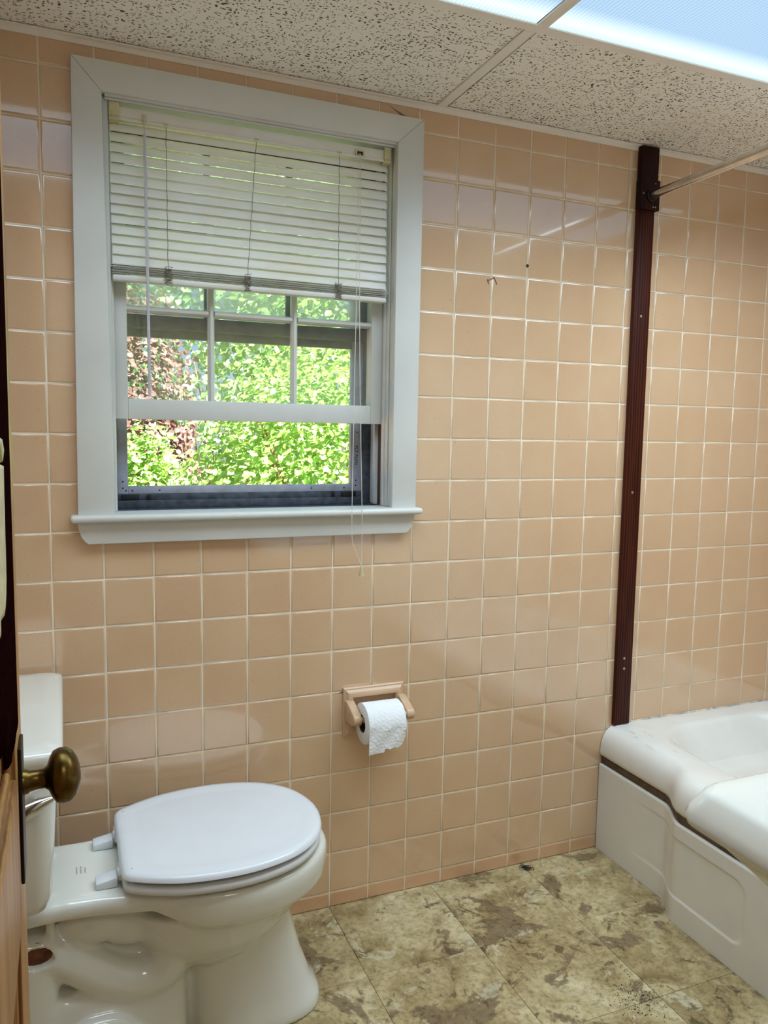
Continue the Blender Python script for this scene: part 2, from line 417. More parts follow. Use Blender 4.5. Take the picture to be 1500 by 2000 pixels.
# ------------------------------------------------------------------ wall tiles
def tile_mesh_data(poly, inset1=0.0016, inset2=0.0042, h=0.0045):
    """rectilinear CCW polygon (x,z); front faces -Y; face at y=0, back at y=h"""
    n = len(poly)
    def inset(d):
        res = []
        for i in range(n):
            p0, p1, p2 = poly[i - 1], poly[i], poly[(i + 1) % n]
            d1 = (p1[0] - p0[0], p1[1] - p0[1]); d2 = (p2[0] - p1[0], p2[1] - p1[1])
            l1 = math.hypot(*d1); l2 = math.hypot(*d2)
            n1 = (-d1[1] / l1, d1[0] / l1); n2 = (-d2[1] / l2, d2[0] / l2)
            if abs(n1[0] - n2[0]) + abs(n1[1] - n2[1]) < 1e-6: res.append((p1[0] + n1[0] * d, p1[1] + n1[1] * d))
            else: res.append((p1[0] + (n1[0] + n2[0]) * d, p1[1] + (n1[1] + n2[1]) * d))
        return res
    rings = [[(x, h, z) for x, z in poly], [(x, 0.0016, z) for x, z in poly], [(x, 0.0005, z) for x, z in inset(inset1)], [(x, 0.0, z) for x, z in inset(inset2)]]
    V = [p for r in rings for p in r]; F = []
    for i in range(3):
        for j in range(n):
            a = i * n + j; b = i * n + (j + 1) % n
            F.append((a, b, b + n, a + n))
    F.append(tuple(3 * n + k for k in range(n)))
    return V, F
TCACHE = {}
def tile_mesh(poly, mat):
    key = (mat,) + tuple((round(x, 4), round(z, 4)) for x, z in poly)
    if key not in TCACHE:
        V, F = tile_mesh_data(poly)
        me = bpy.data.meshes.new('wall_tile'); me.from_pydata(V, [], F); me.materials.append(M[mat])
        sm = [True] * len(F); sm[-1] = False
        me.polygons.foreach_set('use_smooth', sm); TCACHE[key] = me
    return TCACHE[key]
def cut(rect, hole):
    """rect minus hole -> rectilinear CCW polygon list"""
    x0, x1, z0, z1 = rect; a0, a1, b0, b1 = hole
    if x1 <= a0 or x0 >= a1 or z1 <= b0 or z0 >= b1: return [[(x0, z0), (x1, z0), (x1, z1), (x0, z1)]]
    inx0, inx1, inz0, inz1 = x0 >= a0, x1 <= a1, z0 >= b0, z1 <= b1
    if inx0 and inx1 and inz0 and inz1: return []
    if inx0 and inx1: 
        if inz0: return [[(x0, b1), (x1, b1), (x1, z1), (x0, z1)]]
        return [[(x0, z0), (x1, z0), (x1, b0), (x0, b0)]]
    if inz0 and inz1:
        if inx0: return [[(a1, z0), (x1, z0), (x1, z1), (a1, z1)]]
        return [[(x0, z0), (a0, z0), (a0, z1), (x0, z1)]]
    if not inx0 and not inz0: return [[(x0, z0), (x1, z0), (x1, b0), (a0, b0), (a0, z1), (x0, z1)]]
    if not inx1 and not inz0: return [[(x0, z0), (x1, z0), (x1, z1), (a1, z1), (a1, b0), (x0, b0)]]
    if not inx0 and not inz1: return [[(x0, z0), (a0, z0), (a0, b1), (x1, b1), (x1, z1), (x0, z1)]]
    return [[(a1, z0), (x1, z0), (x1, z1), (x0, z1), (x0, b1), (a1, b1)]]

def project(p):
    d = Vector(p) - CAM; z = d.dot(cf)
    return 750 + 1520.47 * d.dot(cr) / z, 1000 - 1520.47 * d.dot(cu) / z

# window wall: grout bed with an opening, tiles as children
hx0, hx1, hz0, hz1 = -0.298, -0.128, 0.466, 0.597           # paper holder frame
def wall_with_hole(name, x0, x1, y0, y1, z0, z1, holes, mat):
    xs = sorted({x0, x1} | {h[0] for h in holes} | {h[1] for h in holes}); lst = []
    for a, b in zip(xs, xs[1:]):
        cuts = sorted((h[2], h[3]) for h in holes if h[0] <= a + 1e-6 and h[1] >= b - 1e-6); z = z0
        for c, d in cuts: lst.append((a, b, y0, y1, z, c)); z = d
        lst.append((a, b, y0, y1, z, z1))
    return boxes(name, lst, mat)
PH = (hx0 + 0.024, hx1 - 0.024, hz0 + 0.024, hz1 - 0.024)
wall_back = struct(wall_with_hole('wall_back', XL - 0.12, XR + 0.12, 0.0013, 0.115, 0.0, ZC + 0.25, [(HX0, HX1, HZ0, HZ1), PH], 'grout'), 'tan glazed square tile wall with pale grout around the window', 'wall')
ext = struct(wall_with_hole('wall_exterior', XL - 0.12, XR + 0.12, 0.1155, 0.19, -0.6, ZC + 0.6, [(HX0 - 0.01, HX1 + 0.01, HZ0 - 0.01, HZ1 + 0.01)], 'exterior'), 'outer siding of the house around the window', 'wall')
G = 0.0011
hole = (-0.915, -0.118, 1.010, 2.024)
rest = []; vis = []
rng = random.Random(3)
for r in range(-3, 18):
    zt = Z16 + (16 - r) * P; zb = zt - P
    if r == 16: zb = 0.0
    if r > 16: continue
    zt = min(zt, ZC - 0.002)
    if zt - zb < 0.01: continue
    for c in range(-11, 12):
        x0 = max(c * P, XL + 0.001); x1 = min((c + 1) * P, XR - 0.001)
        if x1 - x0 < 0.01: continue
        rect = (x0 + G, x1 - G, zb + (G if r < 16 else 0.0), zt - G)
        if rect[1] <= rect[0]: continue
        ph = (hx0 + 0.012, hx1 - 0.012, hz0 + 0.012, hz1 - 0.012); inph = rect[1] > ph[0] and rect[0] < ph[1] and rect[3] > ph[2] and rect[2] < ph[3]
        for poly in cut(rect, ph if inph else hole):
            cx = (min(p[0] for p in poly) + max(p[0] for p in poly)) / 2; cz = (min(p[1] for p in poly) + max(p[1] for p in poly)) / 2
            u, v = project((cx, 0, cz))
            hidden = (cx > 0.6 and cz < 0.34) or (cx < -0.99 and cz < 0.66) or u < -60 or u > 1560 or v > 2050 or v < -60 or (-0.95 < cx < -0.55 and cz < 0.24)
            (rest if hidden else vis).append((poly, cx, cz, 'base_tile' if r == 16 else 'tile'))
vis.sort(key=lambda t: (t[1] + 0.1) ** 2 + (t[2] - 1.1) ** 2)
rest += vis[300:]; vis = vis[:300]
for poly, cx, cz, mt in vis:
    me = tile_mesh([(x - cx, z - cz) for x, z in poly], mt)
    o = link('wall_tile', me, None, wall_back, (cx, rng.uniform(-0.0002, 0.0002), cz))
    o.rotation_euler = (rng.gauss(0, 0.0018), 0, rng.gauss(0, 0.0018))
def tiles_joined(name, polys, mat, parent, xf=None):
    V = []; F = []
    for poly in polys:
        v, f = tile_mesh_data(poly); k = len(V)
        V += [xf(p) if xf else p for p in v]; F += [tuple(i + k for i in q) for q in f]
    bm = bmesh.new(); vs = [bm.verts.new(v) for v in V]
    for f in F: bm.faces.new([vs[i] for i in f])
    return stuff(bmobj(name, bm, mat, parent))
tiles_joined('tile_field', [p for p, _, _, _ in rest], 'tile', wall_back)
def wall_tiles_side(name, x, a0, a1, sgn, parent):
    polys = []
    for r in range(-3, 17):
        zt = min(Z16 + (16 - r) * P, ZC - 0.002); zb = Z16 + (15 - r) * P if r < 16 else 0
        if zt - zb < 0.01: continue
        k = a0
        while k < a1 - 0.01:
            polys.append([(k + G, zb + G), (min(k + P, a1) - G, zb + G), (min(k + P, a1) - G, zt - G), (k + G, zt - G)]); k += P
    xf = (lambda p: (x - p[1] , -p[0], p[2])) if sgn > 0 else (lambda p: (x + p[1], -p[0], p[2]))
    return tiles_joined(name, polys, 'tile', parent, xf)
wl = struct(box('wall_left', XL - 0.12, XL - 0.0002, YB - 0.12, 0.001, 0, ZC + 0.25, 'grout'), 'tan tiled wall behind the toilet tank', 'wall')
wall_tiles_side('tile_field', XL + 0.004, 0.002, -YB, 1, wl)
wr = struct(box('wall_right', XR + 0.0002, XR + 0.12, YB - 0.12, 0.001, 0, ZC + 0.25, 'grout'), 'tan tiled wall along the far side of the bathtub', 'wall')
wall_tiles_side('tile_field', XR - 0.004, 0.002, -YB, -1, wr)
# wall with the doorway behind the camera
DX0, DX1, DZ = -1.0, -0.27, 2.03
wf = struct(boxes('wall_front', [(XL - 0.12, DX0, YB - 0.12, YB, 0, 2.4), (DX1, XR + 0.12, YB - 0.12, YB, 0, 2.4), (DX0, DX1, YB - 0.12, YB, DZ, 2.4)], 'hall'), 'painted wall with the open doorway', 'wall')
hall = struct(boxes('wall_hall', [(-1.75, -1.65, -3.1, YB - 0.121, 0, 2.4), (0.4, 0.5, -3.1, YB - 0.121, 0, 2.4), (-1.65, 0.4, -3.1, -3.0, 0, 2.4)], 'hall'), 'painted hallway walls outside the bathroom', 'wall')
struct(box('ceiling_hall', -1.75, 0.5, -3.1, YB - 0.121, 2.4, 2.5, 'hall'), 'white hallway ceiling', 'ceiling')
struct(box('floor_hall', -1.75, 0.5, -3.1, YB - 0.121, -0.1, 0.0, 'pine'), 'wooden hallway floor', 'floor')

# marks on the wall
lathe('anchor_hole', [(0, 0.0), (0.0012, 0.0), (0.0012, 0.0042), (0.0, 0.0046)], (0.218, 0.0002, 1.714), (0, -1, 0), 'black', wall_back, 12)
for pts in ([(0.112, 1.676), (0.117, 1.672), (0.121, 1.664), (0.125, 1.657)], [(0.098, 1.664), (0.104, 1.668), (0.112, 1.671), (0.118, 1.672)], [(0.096, 1.668), (0.098, 1.661), (0.099, 1.655)]):
    tube('adhesive_residue', smooth_path([(x, -0.0004, z) for x, z in pts], 3), 0.0012, 'stain', wall_back, 5)

# ------------------------------------------------------------------ floor
fl = struct(box('floor', XL - 0.02, XR + 0.02, YB - 0.13, 0.05, -0.06, -0.003, 'dirt'), 'mottled tan stone-look vinyl tile floor', 'floor')
FP = 0.2962; fx0 = -0.3297; fy0 = 0.0085
for i in range(-3, 6):
    for j in range(0, 7):
        x0 = max(fx0 + i * FP, XL); x1 = min(fx0 + (i + 1) * FP, XR); y1 = min(fy0 - j * FP, 0.0012); y0 = max(fy0 - (j + 1) * FP, YB - 0.12)
        if x1 - x0 < 0.02 or y1 - y0 < 0.02: continue
        cx, cy = (x0 + x1) / 2, (y0 + y1) / 2; hx, hy = (x1 - x0) / 2 - 0.0004, (y1 - y0) / 2 - 0.0004
        key = ('fl', round(hx, 4), round(hy, 4))
        if key not in TCACHE:
            bm = bmesh.new(); bm_box(bm, -hx, hx, -hy, hy, -0.003, 0.0)
            es = [e for e in bm.edges if all(v.co.z > -0.001 for v in e.verts)]
            bmesh.ops.bevel(bm, geom=es, offset=0.0007, segments=1, affect='EDGES')
            me = bpy.data.meshes.new('floor_tile'); bm.to_mesh(me); bm.free(); me.materials.append(M['floor']); TCACHE[key] = me
        link('floor_tile', TCACHE[key], None, fl, (cx, cy, 0))

# ------------------------------------------------------------------ dropped ceiling
ce = struct(box('ceiling', XL, XR, YB, 0.0, ZC + 0.13, ZC + 0.2, 'hall'), 'dropped ceiling of speckled acoustic panels in a white grid', 'ceiling')
TX0, TX1, TY0, TY1, TB = -0.0565, -0.0315, -0.440, -0.4145, -1.06
def apanel(x0, x1, y0, y1): return box('acoustic_panel', x0, x1, y0, y1, ZC + 0.004, ZC + 0.016, 'acoustic', ce)
apanel(XL, -0.052, -0.425, -0.001); apanel(-0.036, 1.168, -0.425, -0.001); apanel(1.185, XR, -0.425, -0.001)
apanel(XL, -0.052, YB, TB - 0.008); apanel(-0.036, 1.168, YB, TB - 0.008); apanel(1.185, XR, YB, -0.43)
def tee(x0, x1, y0, y1): return box('grid_tee', x0, x1, y0, y1, ZC, ZC + 0.0035, 'tee', ce, 0.0006, 1)
tee(XL, XR, TY0, TY1); tee(XL, XR, TB - 0.0125, TB + 0.0125)
tee(TX0 - 0.012, TX1 - 0.012, TY1, -0.013); tee(TX0, TX1, TB + 0.0125, TY0); tee(TX0, TX1, YB, TB - 0.0125)
tee(1.165, 1.19, TY1, -0.013); tee(1.165, 1.19, TB + 0.0125, TY0)
wa = box('trim_wall_angle', XL, XR, -0.013, -0.0005, ZC - 0.0015, ZC + 0.002, 'tee'); struct(wa, 'thin metal edge angle between ceiling and tiled wall', 'trim')
wa2 = box('edge_lip', XL, XR, -0.0022, -0.0006, ZC - 0.012, ZC - 0.0015, 'tee', wa)
for nm, x0, x1, lab in (('a', TX1, 1.165, 'bright ribbed ceiling light panel nearer the bathtub'), ('b', XL, TX0, 'bright ribbed ceiling light panel nearer the door')):
    t = thing('ceiling_light_panel', ((x0 + x1) / 2, -0.75, ZC), lab, 'ceiling light', 'ribbed ceiling light panels')
    # ribbed lens: a real corrugated sheet
    n = int((x1 - x0) / 0.0085) * 2; V = []; F = []
    for i in range(n + 1):
        x = x0 + 0.001 + (x1 - x0 - 0.002) * i / n; z = ZC + 0.005 + (0.0016 if i % 2 else 0.0)
        V += [(x, TY0 + 0.006, z), (x, TB + 0.0065, z)]
    for i in range(n): F.append((2 * i, 2 * i + 1, 2 * i + 3, 2 * i + 2))
    mesh('ribbed_lens', V, F, 'diffuser', t)
    boxes('housing', [(x0, x1, TB + 0.0126, TY0, ZC + 0.09, ZC + 0.1), (x0, x0 + 0.003, TB + 0.0126, TY0, ZC + 0.012, ZC + 0.09), (x1 - 0.003, x1, TB + 0.0126, TY0, ZC + 0.012, ZC + 0.09)], 'tee', t)

# ------------------------------------------------------------------ window
win = struct(bpy.data.objects.new('window_1', None), 'white double-hung window with raised six-pane lower sash', 'window'); COL.objects.link(win); win.location = (-0.515, 0.05, 1.05)
# casing (mitred)
cx0, cx1, cz1 = -0.926, -0.106, 2.034; ix0, ix1, iz1 = -0.856, -0.176, 1.970
prism('casing', [(cx0 - 0.003, 1.066), (ix0 + 0.005, 1.066), (ix0 - 0.007, iz1), (cx0 + 0.003, cz1)], -0.020, -0.0003, 'paint', win, 0.002)
prism('casing', [(ix1, 1.066), (cx1 - 0.003, 1.066), (cx1, cz1), (ix1, iz1)], -0.020, -0.0003, 'paint', win, 0.002)
prism('casing', [(ix0 - 0.007, iz1), (ix1, iz1), (cx1, cz1), (cx0 + 0.003, cz1)], -0.020, -0.0003, 'paint', win, 0.002)
# stool and apron
bm = bmesh.new(); bm_box(bm, -0.945, -0.098, -0.046, -0.0003, 1.050, 1.0665, 0.007, 3); bmobj('stool', bm, 'paint', win, True, 60)
box('stool_inner', HX0 + 0.001, HX1 - 0.001, -0.002, 0.055, 1.0505, 1.0662, 'paint', win)
def ogee(x, s): return [(x + s * d, z) for d, z in ((0, 1.050), (0.0005, 1.040), (0.003, 1.028), (0.008, 1.014), (0.016, 1.004), (0.022, 1.000))]
lft = ogee(-0.930, 1); rgt = ogee(-0.113, -1)
prism('apron', [(x, z) for x, z in lft] + [(x, z) for x, z in reversed(rgt)], -0.0215, -0.0003, 'paint', win, 0.002)
# jambs: liner and stops
box('jamb', HX0, HX0 + 0.012, 0.0014, 0.054, 1.067, 1.978, 'paint', win)
box('jamb', HX1 - 0.004, HX1 + 0.0, 0.0014, 0.054, 1.067, 1.978, 'paint', win)
box('head_jamb', HX0 + 0.001, HX1 - 0.001, 0.0014, 0.185, 1.978, HZ1, 'paint', win)
boxes('head_stop', [(ix0 - 0.001, ix1 + 0.001, -0.013, 0.0014, 1.9655, 1.9705), (ix0 - 0.001, ix1 + 0.001, -0.006, 0.0014, 1.9605, 1.9655)], 'paint', win, 0.0015)
for s, x in ((1, HX0 + 0.0125), (-1, HX1 - 0.0045)):
    bm = bmesh.new(); x2 = x + s * 0.008
    bm_box(bm, min(x, x2), max(x, x2), 0.040, 0.054, 1.067, 1.978, 0.002)
    x2 = x + s * 0.004; bm_box(bm, min(x, x2), max(x, x2), 0.022, 0.040, 1.067, 1.978, 0.0015)
    bmobj('stop_bead', bm, 'paint', win, True, 40)
for s, xa in ((1, HX0), (-1, HX1)):
    def bb(nm, d0, d1, y0, y1, mat, z0=1.067, z1=1.978):
        xs = sorted((xa + s * d0, xa + s * d1)); return box(nm, xs[0], xs[1], y0, y1, z0, z1, mat, win)
    bb('sash_track', 0, 0.004, 0.0545, 0.0935, 'barewood'); bb('parting_bead', 0, 0.014, 0.094, 0.105, 'paint_worn'); bb('outer_jamb', 0, 0.005, 0.1055, 0.146, 'paint_worn')
box('outer_sill', HX0 + 0.001, HX1 - 0.001, 0.0555, 0.20, 1.0505, 1.062, 'alu_dark', win)

def sash(name, x0, x1, y0, y1, z0, z1, st, br, tr, mx, mz, glassmat, mat, label):
    t = thing(name, ((x0 + x1) / 2, (y0 + y1) / 2, z0), label, 'window sash')
    del t['category']; t.parent = win; t.matrix_parent_inverse = Matrix.Translation(win.location).inverted()
    kids = []
    def k(nm, *a, bev=0.0015): kids.append(box(nm, *a, mat, None, bev))
    k('stile', x0, x0 + st, y0, y1, z0, z1); k('stile', x1 - st, x1, y0, y1, z0, z1)
    k('rail', x0 + st, x1 - st, y0, y1, z0, z0 + br); k('rail', x0 + st, x1 - st, y0, y1, z1 - tr, z1)
    ym = (y0 + y1) / 2
    def munt(nm, a, b, vert, lo, hi):
        w = 0.0075
        if vert: prof = lambda z: [(a - w, y0 + 0.012, z), (a - 0.003, y0 + 0.003, z), (a + 0.003, y0 + 0.003, z), (a + w, y0 + 0.012, z), (a + w, ym + 0.008, z), (a - w, ym + 0.008, z)]
        else: prof = lambda x: [(x, y0 + 0.012, a - w), (x, y0 + 0.003, a - 0.003), (x, y0 + 0.003, a + 0.003), (x, y0 + 0.012, a + w), (x, ym + 0.008, a + w), (x, ym + 0.008, a - w)]
        kids.append(loft(nm, [prof(lo), prof(hi)], mat, None, autos=20))
    for m in mx: munt('muntin', m, 0, True, z0 + br, z1 - tr)
    xs = [x0 + st] + list(mx) + [x1 - st]
    for i in range(len(xs) - 1):
        lo = xs[i] + (0.0075 if i else 0); hi = xs[i + 1] - (0.0075 if i < len(xs) - 2 else 0)
        for z in mz: munt('muntin', z, 0, False, lo, hi)
    zs = [z0 + br] + list(mz) + [z1 - tr]
    for i in range(len(xs) - 1):
        for j in range(len(zs) - 1):
            kids.append(box('pane', xs[i] + 0.0005, xs[i + 1] - 0.0005, ym - 0.001, ym + 0.001, zs[j] + 0.0005, zs[j + 1] - 0.0005, glassmat, None))
    for o in kids:
        o.parent = t; o.matrix_parent_inverse = Matrix.Translation(t.location).inverted()
    return t
sash('lower_sash', -0.8465, -0.1765, 0.056, 0.092, 1.2805, 1.790, 0.033, 0.047, 0.035, (-0.6195, -0.4130), (1.5345,), 'glass', 'paint', 'raised lower sash with white muntins')
sash('upper_sash', -0.8465, -0.1835, 0.1065, 0.139, 1.4985, 1.955, 0.036, 0.030, 0.035, (-0.6195, -0.4130), (1.740,), 'glass_hazy', 'paint_backlit', 'upper sash with weathered rails darkened to look backlit behind the blind')
# storm window
st = thing('storm_window', (-0.515, 0.16, 1.062), 'grey painted aluminium storm window frame', 'storm window'); del st['category']
st.parent = win; st.matrix_parent_inverse = Matrix.Translation(win.location).inverted()
def sp(nm, *a, mat='alu', bev=0.001):
    o = box(nm, *a, mat, None, bev); o.parent = st; o.matrix_parent_inverse = Matrix.Translation(st.location).inverted(); return o
sp('outer_stile', HX0 + 0.001, -0.835, 0.148, 0.186, 1.063, 1.955, mat='alu_dark'); sp('outer_stile', -0.196, HX1 - 0.001, 0.148, 0.186, 1.063, 1.955, mat='alu_dark')
sp('sill_rail', -0.835, -0.196, 0.146, 0.186, 1.0625, 1.082, mat='alu_dark'); sp('track_rail', -0.835, -0.196, 0.152, 0.186, 1.082, 1.098, mat='alu_dark')
sp('insert_stile', -0.8345, -0.810, 0.152, 0.168, 1.098, 1.500); sp('insert_stile', -0.229, -0.1965, 0.152, 0.168, 1.098, 1.500)
sp('insert_bottom_rail', -0.8100, -0.229, 0.152, 0.168, 1.098, 1.117); sp('meeting_rail', -0.8100, -0.229, 0.152, 0.168, 1.481, 1.500, mat='alu_dark')
sp('upper_rail', -0.8345, -0.1965, 0.169, 0.184, 1.492, 1.512, mat='alu')
sp('upper_stile', -0.8345, -0.805, 0.169, 0.184, 1.512, 1.95); sp('upper_stile', -0.226, -0.1965, 0.169, 0.184, 1.512, 1.95)
for x0, x1 in ((-0.826, -0.785), (-0.765, -0.757), (-0.283, -0.275), (-0.255, -0.214)): sp('latch', x0, x1, 0.1455, 0.1515, 1.0835, 1.0965, mat='black')
for x, z in ((-0.822, 1.128), (-0.822, 1.112), (-0.815, 1.106), (-0.80, 1.106), (-0.735, 1.106), (-0.34, 1.107), (-0.247, 1.107), (-0.213, 1.127), (-0.213, 1.113)):
    o = lathe('rivet', [(0, 0.0022), (0.0012, 0.002), (0.0016, 0.0)], (x, 0.1522, z), (0, -1, 0), 'ink', None, 8); o.parent = st; o.matrix_parent_inverse = Matrix.Translation(st.location).inverted()
def text_mesh(name, body, size, mat, parent, mw, extr=0.0002):
    cu_ = bpy.data.curves.new('t', 'FONT'); cu_.body = body; cu_.size = size; cu_.extrude = extr; cu_.align_x = 'LEFT'; cu_.align_y = 'CENTER'
    to = bpy.data.objects.new('t', cu_); COL.objects.link(to)
    dg = bpy.context.evaluated_depsgraph_get(); me = bpy.data.meshes.new_from_object(to.evaluated_get(dg))
    bpy.data.objects.remove(to, do_unlink=True); me.transform(mw); me.materials.clear(); me.name = name
    return link(name, me, mat, parent)
# handwriting reads downwards on the right-hand stile
rotdown = Matrix(((0, 1, 0), (0, 0, -1), (-1, 0, 0))).to_4x4()     # text x -> -z, text y -> +x, normal -> -y
o = text_mesh('handwriting', 'PLT RUIN', 0.0125, 'ink', None, Matrix.Translation((-0.2125, 0.1518, 1.222)) @ rotdown); o.parent = st; o.matrix_parent_inverse = Matrix.Translation(st.location).inverted()
o = text_mesh('handwriting', '7', 0.0125, 'ink', None, Matrix.Translation((-0.2125, 0.1518, 1.262)) @ rotdown); o.parent = st; o.matrix_parent_inverse = Matrix.Translation(st.location).inverted()

# ------------------------------------------------------------------ mini blind
bl = thing('mini_blind', (-0.515, 0.018, 1.585), 'half-raised cream mini blind hanging inside the window frame', 'window blind')
bx0, bx1 = -0.846, -0.191
bm = bmesh.new(); bm_box(bm, -0.828, -0.204, 0.002, 0.030, 1.9285, 1.9535, 0.003); bm_box(bm, -0.828, -0.204, -0.001, 0.004, 1.924, 1.930, 0.002)
bmobj('headrail', bm, 'slat', bl, True, 40)
for x0, x1 in ((-0.8485, -0.8265), (-0.2055, -0.1885)):
    b_ = boxes('bracket', [(x0, x1, -0.003, 0.031, 1.9295, 1.9595), (x0, x1, -0.0045, 0.031, 1.921, 1.929)], 'cream_plastic', bl, 0.0015)
def slat_mesh(wd, tilt, camber=0.0026):
    V = []; F = []; n = 6; ca, sa = math.cos(tilt), math.sin(tilt); L = (bx1 - bx0) / 2; m = 10
    for k in range(m + 1):
        x = -L + 2 * L * k / m
        for i in range(n + 1):
            s = -wd / 2 + wd * i / n; h = camber * (1 - (2 * s / wd) ** 2)
            V.append((x, s * ca - h * sa, s * sa + h * ca))
    for k in range(m):
        for i in range(n):
            a = k * (n + 1) + i; F.append((a, a + 1, a + n + 2, a + n + 1))
    me = bpy.data.meshes.new('slat'); me.from_pydata(V, [], F); me.materials.append(M['slat']); me.polygons.foreach_set('use_smooth', [True] * len(F)); return me
SM = slat_mesh(0.0262, R(66)); xc = (bx0 + bx1) / 2
rs = random.Random(11)
for i in range(14):
    z = 1.9145 - i * 0.0218
    o = link('slat', SM, None, bl, (xc + rs.uniform(-.001, .001), 0.016, z)); o.rotation_euler = (rs.gauss(0, 0.03), rs.gauss(0, 0.0016) + 0.008 * i / 14, 0)
SF = slat_mesh(0.0255, R(4))
for i in range(9):
    z = 1.6195 - i * 0.0023
    o = link('slat', SF, None, bl, (xc + rs.uniform(-.003, .003), 0.016 + rs.uniform(-.002, .002), z - 0.001)); o.rotation_euler = (rs.gauss(0, 0.05), rs.gauss(0.004, 0.0012), 0)
box('bottom_rail', bx0, bx1, 0.003, 0.029, 1.585, 1.5975, 'slat', bl, 0.004)
for (xt, xb) in ((-0.7285, -0.727), (-0.525, -0.546), (-0.322, -0.321)):
    pts = [(xt + (xb - xt) * f + 0.0006 * math.sin(f * 40), 0.0005 + 0.0012 * math.sin(f * 55), 1.929 - f * 0.31) for f in [i / 30 for i in range(31)]]
    lc = tube('ladder_cord', pts, 0.0007, 'cord_dirty', bl, 5)
    box('cord_clip', xt - 0.005, xt + 0.005, -0.003, 0.003, 1.926, 1.931, 'cream_plastic', bl, 0.0008)
    rr = random.Random(int(-xt * 1000)); q = []
    for i in range(46):
        a = i * 1.45; q.append((xb + (0.008 * math.cos(a) + rr.uniform(-.003, .003)), -0.001 + 0.0018 * math.sin(a * 1.7), 1.6215 - i * 0.00088 + rr.uniform(-.0025, .0025)))
    tube('cord_tangle', smooth_path(q, 3), 0.0007, 'cord_dirty', bl, 5)
# tilt wand
boxes('wand_hook', [(-0.7785, -0.7715, -0.006, 0.000, 1.928, 1.942), (-0.777, -0.773, -0.008, -0.002, 1.918, 1.929)], 'cream_plastic', bl, 0.001)
tube('wand', [(-0.7755, -0.006, 1.918), (-0.7752, -0.006, 1.902), (-0.775, -0.007, 1.9), (-0.773, -0.010, 1.6), (-0.772, -0.012, 1.331)], [0.0012, 0.0012, 0.0034, 0.0034, 0.0036], 'clear_wand', bl, 6)
# lift cords and tassel
boxes('cord_lock', [(-0.281, -0.277, -0.003, 0.004, 1.928, 1.943), (-0.262, -0.258, -0.003, 0.004, 1.928, 1.943), (-0.277, -0.262, -0.003, 0.004, 1.9395, 1.943), (-0.277, -0.262, -0.003, 0.004, 1.928, 1.931)], 'cream_plastic', bl, 0.0008)
box('cord_slot', -0.277, -0.262, -0.001, 0.003, 1.931, 1.9395, 'black', bl)
tube('lift_cord', smooth_path([(-0.272, -0.002, 1.935), (-0.278, -0.016, 1.75), (-0.286, -0.034, 1.60), (-0.293, -0.045, 1.313), (-0.298, -0.054, 1.081), (-0.297, -0.054, 0.998), (-0.285, -0.054, 0.96), (-0.2715, -0.054, 0.925)], 6), 0.0008, 'cord', bl, 6)
tube('lift_cord', smooth_path([(-0.268, -0.002, 1.935), (-0.272, -0.016, 1.75), (-0.278, -0.034, 1.60), (-0.277, -0.045, 1.339), (-0.272, -0.054, 1.081), (-0.271, -0.054, 0.985), (-0.271, -0.054, 0.925)], 6), 0.0008, 'cord', bl, 6)
lathe('tassel', [(0, 0.0), (0.0, 0.0022), (0.006, 0.003), (0.022, 0.0062), (0.0265, 0.0066), (0.0265, 0.0)], (-0.271, -0.054, 0.926), (0, 0, -1), 'cream_plastic', bl, 12)

# ------------------------------------------------------------------ toilet
YC = -0.262
def egg(z, xb, xf, hw, n=48, pw=2.0, cxs=None):
    """egg outline in plan: back xb, front xf, half width hw"""
    xm = cxs if cxs is not None else xb + (xf - xb) * 0.52
    r = []
    for k in range(n):
        a = 2 * PI * k / n; c, s = math.cos(a), math.sin(a)
        cx = math.copysign(abs(c) ** (2 / pw), c); sy = math.copysign(abs(s) ** (2 / pw), s)
        r.append((xm + cx * ((xf - xm) if c > 0 else (xm - xb)), YC + hw * sy, z))
    return r
def body_from(lofts, voxel, smooth_it, cutters=()):
    V = []; F = []
    for rings in lofts:
        v, f = loft_data(rings, True, True, len(V)); V += v; F += f
    bm = bmesh.new(); vs = [bm.verts.new(v) for v in V]
    for f in F: bm.faces.new([vs[i] for i in f])
    bmesh.ops.recalc_face_normals(bm, faces=bm.faces)
    me = bpy.data.meshes.new('tmp'); bm.to_mesh(me); bm.free()
    ob = bpy.data.objects.new('tmp', me); COL.objects.link(ob)
    m = ob.modifiers.new('r', 'REMESH'); m.mode = 'VOXEL'; m.voxel_size = voxel
    tmp = []
    for cr_ in cutters:
        v, f = loft_data(cr_); bm = bmesh.new(); vs = [bm.verts.new(q) for q in v]
        for q in f: bm.faces.new([vs[i] for i in q])
        bmesh.ops.recalc_face_normals(bm, faces=bm.faces); mc = bpy.data.meshes.new('cut'); bm.to_mesh(mc); bm.free()
        oc = bpy.data.objects.new('cut', mc); COL.objects.link(oc); tmp.append(oc)
        b = ob.modifiers.new('b', 'BOOLEAN'); b.operation = 'DIFFERENCE'; b.object = oc; b.solver = 'EXACT'
    s = ob.modifiers.new('s', 'SMOOTH'); s.iterations = smooth_it; s.factor = 0.5
    dg = bpy.context.evaluated_depsgraph_get(); res = bpy.data.meshes.new_from_object(ob.evaluated_get(dg))
    for t_ in tmp + [ob]: bpy.data.objects.remove(t_, do_unlink=True)
    res.polygons.foreach_set('use_smooth', [True] * len(res.polygons)); res.materials.clear(); return res
